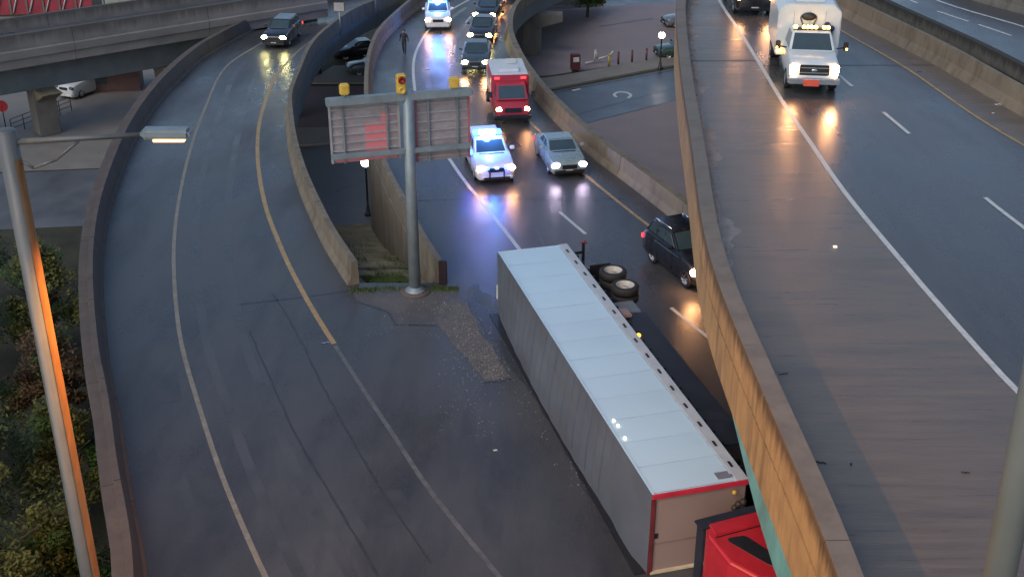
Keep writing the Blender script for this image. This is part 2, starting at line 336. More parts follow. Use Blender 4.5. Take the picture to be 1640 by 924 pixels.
b.add(vs, [(2 * i, 2 * i + 1, 2 * i + 3, 2 * i + 2) for i in range(n)]); b.build('curved_arrow', M['white_paint'], ss, fix=False)
def gline(name, u0, v0, u1, v1, wd, m, z=GZ + .02):
    p, q = at(u0, v0, z), at(u1, v1, z); d = (q - p).normalized(); n_ = Vector((-d.y, d.x, 0)) * wd / 2
    b = MB(); b.add([p - n_, q - n_, q + n_, p + n_], [(0, 1, 2, 3)]); return b.build(name, m, ss, fix=False)
gline('stop_bar', 915, 145, 928, 142, .5, M['white_paint'])
gline('lane_line', 520, 312, 590, 288, .12, M['ghost_paint']); gline('lane_line', 930, 199, 1083, 161, .15, M['ghost_paint'])
gline('tar_seam', 880, 150, 1080, 112.5, .25, M['tar']); gline('tar_seam', 900, 190, 1085, 140, .1, M['tar'])
gline('lane_line', 960, 43, 1045, 30, .3, M['tar'])

# ------------------------------------------------------------------ lower roads
YG = 44.6
EL = -.48
road = empty('road', (0, 0, 0), 0, 'wet dark asphalt where the left ramp joins the highway', kind='structure')
sheet('carriageway', off(rampL, -.4), off(cenR, .5), 4, YG, zr, M['asphalt'], road, nx=8)
def part_sheet(nm, fl, fr, y0, y1, mm, th, nx=4):
    o = sheet(nm, fl, fr, y0, y1, zr, mm, road, nx=nx)
    f = MB(); ys = frange(y0, y1, 2)
    for fn in (fl, fr):
        vs = [(fn(y), y, zr(y) - .006) for y in ys] + [(fn(y), y, zr(y) - th) for y in ys]; k = len(ys)
        f.add(vs, [(i, i + 1, k + i + 1, k + i) for i in range(k - 1)])
    vs = []
    for y in ys: vs += [(fl(y), y, zr(y) - th), (fr(y), y, zr(y) - th)]
    f.add(vs, [(2 * i, 2 * i + 2, 2 * i + 3, 2 * i + 1) for i in range(len(ys) - 1)])
    f.build('slab_edge', M['fascia'], road, fix=False)
part_sheet('carriageway', off(rampL, -.5), off(rampR, .52), YG, 119, M['asphalt'], 1.25)
part_sheet('carriageway', off(cenL, -.52), off(cenR, .5), YG, 119, M['asphalt'], 1.25)
line('edge_line', white, 12, 112, .16, M['faded_yellow'], road, zr)
yy_ = atr(457, 103).y
line('edge_line', yel, 39.4, yy_, .2, M['yellow_paint'], road, zr); line('edge_line', yel, yy_, 102, .12, M['faded_yellow'], road, zr)
line('scraped_line', yel, 12, 39.3, .16, M['ghost_paint'], road, zr)
line('edge_line', cwhite, 41, 113, .18, M['white_paint'], road, zr)
line('edge_line', cyel, 36, 103, .17, M['yellow_paint'], road, zr)
for y in (39.75, 49.6, 60.8, 72.5, 83.0, 93.5, 103.0):
    line('lane_dash', cdash, y, y + 2.6, .16, M['white_paint'], road, zr)
def seam(pts, wd=.09, z=.006, m='tar', name='tar_seam'):
    ps = [atr(*q) for q in pts]; vs = []
    for i, p in enumerate(ps):
        d = (ps[min(i + 1, len(ps) - 1)] - ps[max(i - 1, 0)]); d.z = 0; d.normalize(); n_ = Vector((-d.y, d.x, 0))
        ww = wd * (.7 + .6 * rnd.random())
        vs += [p - n_ * ww / 2 + Vector((0, 0, z)), p + n_ * ww / 2 + Vector((0, 0, z))]
    b = MB(); b.add(vs, [(2 * i, 2 * i + 1, 2 * i + 3, 2 * i + 2) for i in range(len(ps) - 1)]); return b.build(name, M[m], road, fix=False)
def dens(pts, k=6, j=1.2):
    out = []
    for a, c in zip(pts, pts[1:]):
        for i in range(k): out.append((a[0] + (c[0] - a[0]) * i / k + rnd.uniform(-j, j), a[1] + (c[1] - a[1]) * i / k))
    return out + [pts[-1]]
seam(dens([(437,470),(460,505),(486,552),(512,610),(545,670),(590,750),(628,810),(690,900)]), .06)
seam(dens([(400,530),(425,590),(452,650),(472,693),(510,760),(560,843),(607,924)]), .075)
seam(dens([(378,488),(470,478),(560,466)]), .07)
seam(dens([(640,322),(755,319),(960,322)]), .08)
seam(dens([(755,318.5),(860,316.5),(1000,319)]), .05)
seam(dens([(640,238),(700,233),(760,234)]), .06)
# concrete apron and grit at the gore
def patch(name, pts, m, z=.004, parent=road, wob=0):
    ps = [atr(*q) for q in pts]; b = MB(); c = sum(ps, Vector()) / len(ps); vs = [c] + ps
    for p in vs: p.z = zr(p.y) + z
    n = len(ps); b.add(vs, [(0, 1 + i, 1 + (i + 1) % n) for i in range(n)]); return b.build(name, M[m], parent, fix=False)
for pts in ([(300,760),(352,748),(372,800),(316,815)], [(560,800),(640,782),(668,828),(590,850)], [(250,600),(282,594),(292,640),(258,646)]):
    patch('repair_patch', dens(pts + [pts[0]], 3, 2)[:-1], 'repair', .0035)
for sh in (.95, 2.35): line('wheel_polish', white, 14, 100, .34, M['polish'], road, zr, .0032, shift=sh)
for sh in (.9, 2.5): line('wheel_polish', cwhite, 56, 100, .34, M['polish'], road, zr, .0032, shift=sh)
patch('concrete_apron', dens([(562,467),(580,463),(660,460),(722,458),(735,474),(752,490),(712,500),(706,520),(640,521),(622,500),(600,492),(575,484),(562,467)], 4, 2.5)[:-1], 'apron', .004)
seam(dens([(575,484),(600,492),(622,500),(633,520),(700,521)]), .07, .009)
patch('grit_patch', dens([(706,484),(733,480),(752,492),(770,530),(795,570),(818,604),(775,612),(748,575),(722,545),(702,520),(706,484)], 4, 3)[:-1], 'gravel', .007)
seam([(775,612.5),(800,611),(819,607)], .07, .012)
seam(dens([(752,478),(775,505),(800,545),(850,612),(900,690),(950,780),(985,850)], 5, 3), .55, .0055)   # wide dark strip beside the trailer
seam(dens([(858,366),(868,386),(872,402)], 4, .5), .12, .006, 'ghost_paint', 'tyre_scrape')
seam(dens([(815,362),(826,388)], 4, .5), .14, .006, 'ghost_paint', 'tyre_scrape')
# grit pebbles: uncountable
def grit(name, label, spots, m, smin, smax):
    b = MB()
    for p in spots:
        s_ = rnd.uniform(smin, smax); q = [Vector((rnd.uniform(-1, 1), rnd.uniform(-1, 1), rnd.uniform(0, .9))) * s_ for _ in range(4)]
        b.add([Vector(p) + v for v in q], [(0, 1, 2), (0, 2, 3), (0, 3, 1), (1, 3, 2)])
    return tag(b.build(name, m, fix=False), label, 'grit', kind='stuff')
sp_ = []
for _ in range(650):
    t = rnd.random(); u = 722 + 75 * t + rnd.gauss(0, 16); v = 482 + 125 * t + rnd.gauss(0, 7); p = atr(u, v); sp_.append((p.x, p.y, p.z + .006))
for _ in range(160):
    t = rnd.random(); u = 800 + 190 * t + rnd.gauss(0, 10); v = 600 + 240 * t + rnd.gauss(0, 8); p = atr(u, v); sp_.append((p.x, p.y, p.z + .006))
for _ in range(900):
    t = rnd.random(); u = 722 + 75 * t + rnd.gauss(0, 30); v = 482 + 125 * t + rnd.gauss(0, 12); p = atr(u, v); sp_.append((p.x, p.y, p.z + .006))
for _ in range(500):
    u = rnd.uniform(590, 800); v = rnd.uniform(465, 540) if u < 700 else rnd.uniform(560, 700); p = atr(u, v); sp_.append((p.x, p.y, p.z + .006))
pale = mat('pale_debris', (.3, .29, .27), .7, var=.5, scale=6, world=True)
grit('road_debris', 'pale grit and broken bits scattered beside the overturned trailer', sp_, pale, .01, .034)

# barriers along the lower roads
def barrier(label, f, side, y0, y1, zf, m, prof=JERSEY, seg=6, name='concrete_barrier', group=None):
    e = empty(name, (0, 0, 0), 0, label, 'barrier', group); sweep('barrier_segment', f, y0, y1, prof, side, zf, M[m], e, seg); return e
WIDE = [(0, 0), (.02, .06), (.12, .1), (.16, .34), (.3, .92), (.5, .92), (.52, .8), (.86, .8), (.9, 0)]
barrier('brown stepped roadside barrier along the outer left of the ramp', rampL, -1, 6, 118, zr, 'brown_conc', WIDE)
barrier('curved tan barrier on the inner side of the left ramp ending at the gore', rampR, 1, YG - .3, 117.5, zr, 'conc')
barrier('curved tan barrier left of the highway beside the sign pole', cenL, -1, YG + .1, 117.5, zr, 'conc')
barrier('long curved tan barrier right of the highway passing below the upper deck', cenR, 1, 8, 118, zr, 'conc', [(0, 0), (.03, .09), (.17, .34), (.24, 1.0), (.62, 1.0), (.64, 0)])
# dark end face of highway barrier
e = empty('barrier_end_marker', (cenL(YG) - .22, YG - .12, 0), 0, 'dark red end cap on the tan barrier beside the sign pole', 'end cap')
b = MB(); b.box((0, 0, .52), (.34, .18, 1.05)); b.build('cap', mat('end_cap_paint', (.018, .01, .015), .5), e, .03)
# retaining wall under the highway's left barrier and earth bank in the slot
e = empty('retaining_wall', (0, 0, 0), 0, 'tan retaining wall rising from the slot to the highway barrier', 'wall')
PW = [(.53, -.02), (.53, -6.5), (.62, -6.5), (.62, -.02)]
for a, c in ((YG + .2, 48.4), (48.42, 52.2), (52.22, 56.0), (56.02, 59.8), (59.82, 63.6)):
    sweep('wall_panel', cenL, a, c, [(.3, -.03), (.3, -6.5), (.56, -6.5), (.56, -.03)], -1, zr, M['conc'], e, 9, 0)
e = empty('retaining_wall', (0, 0, 0), 0, 'grey retaining wall below the inner barrier of the left ramp', 'wall')
for a, c in ((YG + .2, 48.4), (48.42, 52.2), (52.22, 56.0), (56.02, 59.8), (59.82, 63.6)):
    sweep('wall_panel', rampR, a, c, [(.3, -.03), (.3, -6.5), (.56, -6.5), (.56, -.03)], 1, zr, M['conc_grey'], e, 9, 0)
e = empty('retaining_wall', (0, 0, 0), 0, 'dark outer retaining wall below the brown ramp barrier', 'wall')
sweep('wall_panel', rampL, 6, 62, [(.35, -.03), (.35, -6.5), (.88, -6.5), (.88, -.03)], -1, zr, M['brown_conc'], e, 4, .02)
b = MB(); ys = frange(YG, 66.0, .6); vs = []; nx = 8
for y in ys:
    t = (y - YG) / 21.5; xl = rampR(y) + .55; xr = cenL(y) - .55
    z0 = -.16 - 6.3 * (t ** 1.25)
    st = round(t * 9) / 9 if .1 < t < .5 else t
    for i in range(nx + 1):
        x = xl + (xr - xl) * i / nx; vs.append((x, y, -.18 - 6.3 * (.6 * t + .4 * st) ** 1.0 + .06 * math.sin(3 * x + y) * min(1, t * 4)))
b.add(vs, [(j * 9 + i, j * 9 + i + 1, (j + 1) * 9 + i + 1, (j + 1) * 9 + i) for j in range(len(ys) - 1) for i in range(nx)])
tag(b.build('earth_bank', M['bank'], fix=False), 'brown weedy bank dropping into the slot between the roads', kind='structure')
# ledges across the bank
for k, (u0, v0, u1, v1) in enumerate([(575, 441, 650, 432), (583, 420, 627, 413)]):
    y_ = (47.0, 49.4)[k]; xa, xb = rampR(y_) + .6, cenL(y_) - .6; zb = -.18 - 6.3 * (y_ - YG) / 21.5
    b = MB(); b.box(((xa + xb) / 2, y_, zb - .2), (xb - xa, .2, .56), .04)
    tag(b.build('concrete_ledge', M['conc_grey'], bevel=.02), ['concrete ledge across the bank nearest the sign pole', 'lower concrete ledge further down the bank'][k], 'ledge')
# grass tufts at the gore
def grass(spots, name, label, m, h):
    b = MB()
    for p in spots:
        a = rnd.uniform(0, 6.28); l = rnd.uniform(.5, 1) * h; d = Vector((math.cos(a), math.sin(a), 0)) * .015; t = Vector((rnd.uniform(-.4, .4) * l, rnd.uniform(-.4, .4) * l, l))
        p = Vector(p); b.add([p - d, p + d, p + t], [(0, 1, 2)])
    return tag(b.build(name, m, fix=False), label, 'grass', kind='stuff')
M['grass'] = mat('weed_green', (.06, .1, .025), .8, var=.5, scale=3, world=True)
sp_ = []
for _ in range(14000):
    y = YG + .15 + abs(rnd.gauss(0, 1.0) if rnd.random() < .7 else rnd.gauss(0, 5)); xl = rampR(y) + .6; xr = cenL(y) - .6; t = (y - YG) / 21.5
    x = rnd.uniform(xl, xr)
    if math.sin(x * 2.3 + 1) + .6 * math.sin(x * 5 + y * 3) < -.35: continue
    sp_.append((x, y, -.2 - 6.3 * t))
grass(sp_, 'grass', 'green weeds growing at the gore behind the sign pole', M['grass'], .28)
sp_ = []
for _ in range(1800):
    u = rnd.choice([rnd.uniform(690, 735), rnd.uniform(560, 600), rnd.uniform(600, 700)]); v = 463 + rnd.gauss(0, 2.2) + (2 if u < 600 else 0); p = atr(u, v); sp_.append((p.x, p.y, .004))
grass(sp_, 'grass', 'thin weeds along the edge of the concrete apron', M['grass'], .1)
# piers of the lower roads
def pier(loc, rz, w_, h, label, top):
    e = empty('bridge_pier', (loc[0], loc[1], GZ), rz, label, 'pier')
    H_ = top - GZ
    b = MB(); b.prism([(-.75, -.55), (.75, -.55), (.9, 0), (.75, .55), (-.75, .55), (-.9, 0)], 0, H_ - 1.1); b.build('column', M['conc_grey'], e, .05)
    b = MB(); y = .6
    vs = [(-w_ / 2, H_ - .65), (-w_ / 2, H_), (w_ / 2, H_), (w_ / 2, H_ - .65), (.9, H_ - 1.15), (-.9, H_ - 1.15)]
    b.add([(x, -y, z) for x, z in vs] + [(x, y, z) for x, z in vs], [tuple(range(6)), tuple(range(6, 12))[::-1]] + [(i, (i + 1) % 6, 6 + (i + 1) % 6, 6 + i) for i in range(6)])
    b.build('pier_cap', M['conc_grey'], e, .04)
for i, (yy, fa, fb, lb) in enumerate([(64, rampL, rampR, 'hammerhead pier under the left ramp nearest the gore'), (86, rampL, rampR, 'hammerhead pier under the far bend of the left ramp'),
                     (66, cenL, cenR, 'hammerhead pier under the highway near the slot'), (84, cenL, cenR, 'hammerhead pier under the middle of the highway bend'), (102, cenL, cenR, 'far hammerhead pier under the highway at the plaza')]):
    xm = (fa(yy) + fb(yy)) / 2
    wd = fb(yy) - fa(yy)
    px_ = xm + (wd * .32 if fa is cenL else 0)
    if yy == 102: yy, px_ = 104.3, cenR(104.3) - .1
    pier((px_, yy), 0, 5.4 if yy == 104.3 else wd * (.42 if fa is cenL else .86), 1, lb, zr(yy) - 1.27)

# ------------------------------------------------------------------ upper deck
deck = empty('upper_road', (0, 0, 0), 0, 'elevated highway deck on the right with brown shoulder', kind='structure')
Y1 = 119
sheet('deck_lanes', off(d_out, .05), off(d_rb, .5), 3, Y1, zdk, M['asphalt_deck'], deck, nx=6)
sheet('deck_shoulder', off(d_out, .44), off(d_white, .02), 3.2, Y1 - .1, lambda y: ZD + .005, M['deck_conc'], deck, nx=3)
sheet('deck_shoulder', off(d_yel, .1), off(d_rb, .1), 3.2, Y1 - .1, lambda y: ZD + .005, M['deck_conc'], deck, nx=1)
line('edge_line', d_white, 3.5, Y1 - 1, .17, M['white_paint'], deck, zdk, .011)
line('edge_line', d_yel, 3.5, Y1 - 1, .15, M['yellow_paint'], deck, zdk, .011)
for y in (13.5, 23.2, at(1590, 328, ZD).y - .0 - 2.0, at(1415, 180, ZD).y - 2.6, at(1350, 122, ZD).y - 1.6, 63, 73, 83, 93, 103):
    line('lane_dash', d_dash, y, y + 2.6, .15, M['white_paint'], deck, zdk, .011)
def dseam(y, x0, x1, wd, m, z=.012):
    b = MB(); n = 10; vs = []
    for i in range(n + 1):
        x = x0 + (x1 - x0) * i / n; j = rnd.uniform(-.01, .01); vs += [(x, y + j - wd / 2, ZD + z), (x, y + j + wd / 2, ZD + z)]
    b.add(vs, [(2 * i, 2 * i + 1, 2 * i + 3, 2 * i + 2) for i in range(n)]); b.build('expansion_joint', m, deck, fix=False)
yj = at(1180, 98, ZD).y
dseam(yj, d_out(yj) + .5, d_white(yj) - .1, .12, M['conc_grey'])
dseam(at(1450,105,ZD).y, d_white(45)+.2, d_rb(50), .06, M['tar']); dseam(80, d_out(80) + .5, d_rb(80), .12, M['tar'])
# underside of the deck: slab edge, teal girders
e = empty('bridge_superstructure', (0, 0, 0), 0, 'concrete slab and teal steel girders carrying the right hand elevated highway', 'bridge')
sweep('slab_edge', d_out, 3, Y1, [(.0, -.1), (.5, -.1), (.5, -1.25), (.0, -1.25)], 1, zdk, M['conc_face'], e, 12, .03)
sheet('deck_slab', off(d_out, .52), off(d_rb, .5), 3, Y1, lambda y: ZD - .02, M['conc_grey'], e, thick=.35)
sweep('joint_filler', d_out, 3, Y1, [(.07, .02), (.4, .02), (.4, -.1), (.07, -.1)], 1, zdk, M['tar'], e, 40, .02)
girder_line = lambda y: d_out(y) + .03 + max(0, y - 21.5) * .06
for k, dx in enumerate((.0, 3.2, 6.4, 9.6)):
    sweep('girder', off(girder_line, dx) if k == 0 else off(d_out, dx), 3, Y1 if k else 60, [(0, -1.27 if k == 0 else -.4), (.0, -2.15), (.35, -2.15), (.35, -1.27 if k == 0 else -.4)], 1, zdk, M['teal'], e, 40, .02, 2)
for yy, lb in ((64, 'grey pier under the upper deck beside the brick pavement'), (96, 'grey pier under the far end of the upper deck')):
    xc = d_out(yy) + 5
    e2 = empty('bridge_pier', (xc, yy, GZ), 0, lb, 'pier')
    b = MB(); b.box((0, 0, 5), (1.6, 1.4, 10)); b.build('column', M['conc_grey'], e2, .06)
    b = MB(); b.box((0, 0, 10.55), (8.6, 1.5, 1.1)); b.build('pier_cap', M['conc_grey'], e2, .06)
PAR = [(.44, 0.006), (.42, .3), (.40, ZP - ZD), (.0, ZP - ZD), (.0, -.0)]
e = empty('deck_parapet', (0, 0, 0), 0, 'rust streaked concrete parapet along the left edge of the upper deck', 'parapet')
sweep('parapet_segment', d_out, 3, Y1, [(.46, .006), (.44, .3), (.42, .86), (.40, .9), (.0, .9), (-.02, .86), (-.02, .03), (.04, -.0)], 1, zdk, M['conc_face'], e, 7.3, .025)
# cap (grey weathered top)
sweep('coping', d_out, 3, Y1, [(.43, .902), (.43, .925), (-.005, .925), (-.005, .902)], 1, zdk, M['coping'], e, 7.3, .03)
barrier('tan concrete barrier right of the yellow line on the upper deck', d_rb, 1, 3, Y1, zdk, 'conc', [(0, 0.006), (.05, .1), (.2, .38), (.26, .95), (.45, .95), (.47, 0)], 13)
# second elevated carriageway
e2r = empty('second_upper_road', (0, 0, 0), 0, 'second elevated carriageway beyond the twin barriers', kind='structure')
sheet('deck_lanes', d2_in, off(_b3, .5), 3, Y1, zdk, M['asphalt_deck'], e2r, nx=4, thick=.9)
line('edge_line', _w2, 14, Y1 - 1, .17, M['white_paint'], e2r, zdk)
for y in (at(1622, 58, ZD).y, at(1552, 35, ZD).y, at(1466, 6, ZD).y, 78, 88): line('lane_dash', _d2d, y, y + 2.2, .15, M['white_paint'], e2r, zdk)
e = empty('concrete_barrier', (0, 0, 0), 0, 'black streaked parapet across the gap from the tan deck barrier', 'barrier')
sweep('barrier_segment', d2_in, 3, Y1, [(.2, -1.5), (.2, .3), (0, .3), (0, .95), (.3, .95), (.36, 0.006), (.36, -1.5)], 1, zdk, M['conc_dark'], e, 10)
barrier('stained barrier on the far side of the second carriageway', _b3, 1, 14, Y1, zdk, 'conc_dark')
# third deck sliver top right corner
flat('third_upper_road', [(29, 66), (60, 45), (60, 119), (26, 119)], ZD + .02, M['asphalt_deck'], 'roadway behind the far stained barrier')
# gutter debris along the parapet
sp_ = []
for _ in range(3800):
    y = rnd.uniform(22, 78); c_ = .55 + .42 * abs(math.sin(y * .9)) * (1 if y > 34 else .3); x = d_out(y) + .46 + abs(rnd.gauss(0, .22)) * c_; sp_.append((x, y, ZD + .01))
grit('gutter_grit', 'grit and litter heaped along the foot of the deck parapet', sp_, pale, .015, .05)
b = MB(); ys = frange(30, 80, .25); vs = []
for y in ys:
    ww = .34 + .5 * max(0, math.sin(y * .8) * .6 + math.sin(y * 2.1) * .3 + rnd.uniform(-.2, .3)); vs += [(d_out(y) + .45, y, ZD + .009), (d_out(y) + .45 + ww, y, ZD + .009)]
b.add(vs, [(2 * i, 2 * i + 1, 2 * i + 3, 2 * i + 2) for i in range(len(ys) - 1)])
tag(b.build('gutter_silt', mat('silt', (.27, .245, .235), .8, var=.4, scale=2.5, bump=.6, world=True, stain=(.36, .22, .11), stain_amt=.8, stain_scale=(.5, .12, 1)), fix=False), 'pale silt strip washed against the deck parapet', 'silt', kind='stuff')
# odd bits on the deck
def scrap(u, v, z, l, wd, rz, label, m, name='road_scrap', h=.02):
    p = at(u, v, z); b = MB(); n = 7; vs = []
    for i in range(n):
        t = i / (n - 1) - .5; yy = .25 * wd * math.sin(i * 1.9); vs += [(t * l, yy - wd / 2, .012), (t * l, yy + wd / 2, .012), (t * l, yy, h + .01)]
    b.add(vs, [(3 * i, 3 * i + 3, 3 * i + 5, 3 * i + 2) for i in range(n - 1)] + [(3 * i + 2, 3 * i + 5, 3 * i + 4, 3 * i + 1) for i in range(n - 1)])
    o = b.build(name, m, fix=False); o.location = p; o.rotation_euler = (0, 0, rz); return tag(o, label, 'debris')
scrap(1254, 599, ZD, .24, .04, .2, 'thin black strip lying on the deck near the parapet', M['black'])
scrap(1315, 741, ZD, .22, .07, -.3, 'black rubber scrap at the parapet joint', M['black'])
scrap(1363, 744, ZD, .1, .04, 1.4, 'small dark fragment right of the parapet joint', M['black'])
scrap(1546, 757, ZD, .17, .05, -.1, 'curled dark scrap alone on the brown shoulder', M['black'])
scrap(1597, 168, ZD, .25, .08, .2, 'small pale scrap beside the tan barrier', M['white_paint']); scrap(1590, 182, ZD, .12, .06, .2, 'tiny pale scrap nearest the yellow line', M['white_paint'])
scrap(1472, 116, ZD, .2, .06, .2, 'small blue scrap by the yellow deck line', mat('blue_scrap', (.03, .04, .12), .5))
o = scrap(1337, 396, ZD, .1, .09, 0, 'small bright reflector on the brown shoulder', em('reflector_glint', (1, .9, .6), 1.2), 'road_reflector', .04); o['category'] = 'reflector'
scrap(793, 721, 0, .13, .08, .2, 'small white scrap on the lower road', M['white_paint']); scrap(521, 549, 0, .3, .08, .3, 'small violet scrap by the end of the yellow line', mat('violet_scrap', (.2, .18, .4), .5))

# ------------------------------------------------------------------ vehicles
def wheel(parent, x, y, r, wd, side, m_rim='rim', dual=False, axis=(0, 1, 0)):
    c = Vector((x, y, r)); a = Vector(axis) * side
    o_ = wd / 2
    t = MB(); t.lathe(c, a, [(-o_, r * .62), (-o_, r * .9), (-o_ * .7, r), (o_ * .7, r), (o_, r * .9), (o_, r * .64), (o_ * .7, r * .62)], 24)
    w_ = t.build('wheel', M['rubber'], parent)
    q = MB(); q.lathe(c, a, [(o_ * .9, r * .63), (o_ * .75, r * .58), (o_ * .35, r * .5), (o_ * .35, r * .2), (o_ * .6, r * .18), (o_ * .6, 0.001)], 20)
    for k in range(5):
        an = 2 * math.pi * k / 5; u = a.orthogonal().normalized(); v_ = a.cross(u); dd = u * math.cos(an) + v_ * math.sin(an)
        q.tube(c + a * o_ * .6 + dd * r * .12, c + a * o_ * .72 + dd * r * .58, r * .1, r * .08, 6)
    q.build('rim', M[m_rim], w_, fix=False)
    return w_
def sect(w_, zb, zt, tum=.93):
    h = zt - zb
    return [(-w_ * .5 * .80, zt), (-w_ * .5 * tum, zt - .05 * h), (-w_ * .5 * .985, zt - .2 * h), (-w_ * .5, zb + .5 * h), (-w_ * .5 * .985, zb + .14 * h), (-w_ * .5 * .9, zb),
            (w_ * .5 * .9, zb), (w_ * .5 * .985, zb + .14 * h), (w_ * .5, zb + .5 * h), (w_ * .5 * .985, zt - .2 * h), (w_ * .5 * tum, zt - .05 * h), (w_ * .5 * .80, zt)]
def loft(stations, name, m, parent, cuts=None, sm=True):
    b = MB(); P = 12; vs = []
    for x, w_, zb, zt in stations: vs += [(x, y, z) for y, z in sect(w_, zb, zt)]
    b.add(vs, [(j * P + i, j * P + (i + 1) % P, (j + 1) * P + (i + 1) % P, (j + 1) * P + i) for j in range(len(stations) - 1) for i in range(P)], sm)
    b.add(vs[:P], [tuple(range(P))]); b.add(vs[-P:], [tuple(range(P))[::-1]])
    o = b.build(name, m, parent)
    if cuts:
        cm = MB()
        for (x, y, r, wd) in cuts: cm.tube((x, y - wd / 2, r[1]), (x, y + wd / 2, r[1]), r[0], n=20)
        co = cm.build('cutter', m)
        md = o.modifiers.new('b', 'BOOLEAN'); md.object = co; md.operation = 'DIFFERENCE'; md.solver = 'FAST'
        dg = bpy.context.evaluated_depsgraph_get(); dg.update()
        me = bpy.data.meshes.new_from_object(o.evaluated_get(dg)); o.modifiers.clear(); o.data = me
        bpy.data.objects.remove(co)
        if not me.materials: me.materials.append(m)
    ms = o.data; 
    for p in ms.polygons: p.use_smooth = True
    ms.set_sharp_from_angle(angle=R(38))
    return o
def panel_on(parent, name, quad, m, u0, u1, v0, v1, th=.012, proud=.006):
    """pane on the face quad (bl, br, tr, tl)"""
    q = [Vector(p) for p in quad]
    f = lambda u, v: (q[0] * (1 - u) + q[1] * u) * (1 - v) + (q[3] * (1 - u) + q[2] * u) * v
    n_ = (q[1] - q[0]).cross(q[3] - q[0]).normalized(); c = [f(u0, v0), f(u1, v0), f(u1, v1), f(u0, v1)]
    b = MB(); b.hexa([p - n_ * th for p in c], [p + n_ * proud for p in c]); return b.build(name, m, parent, .005, 1)

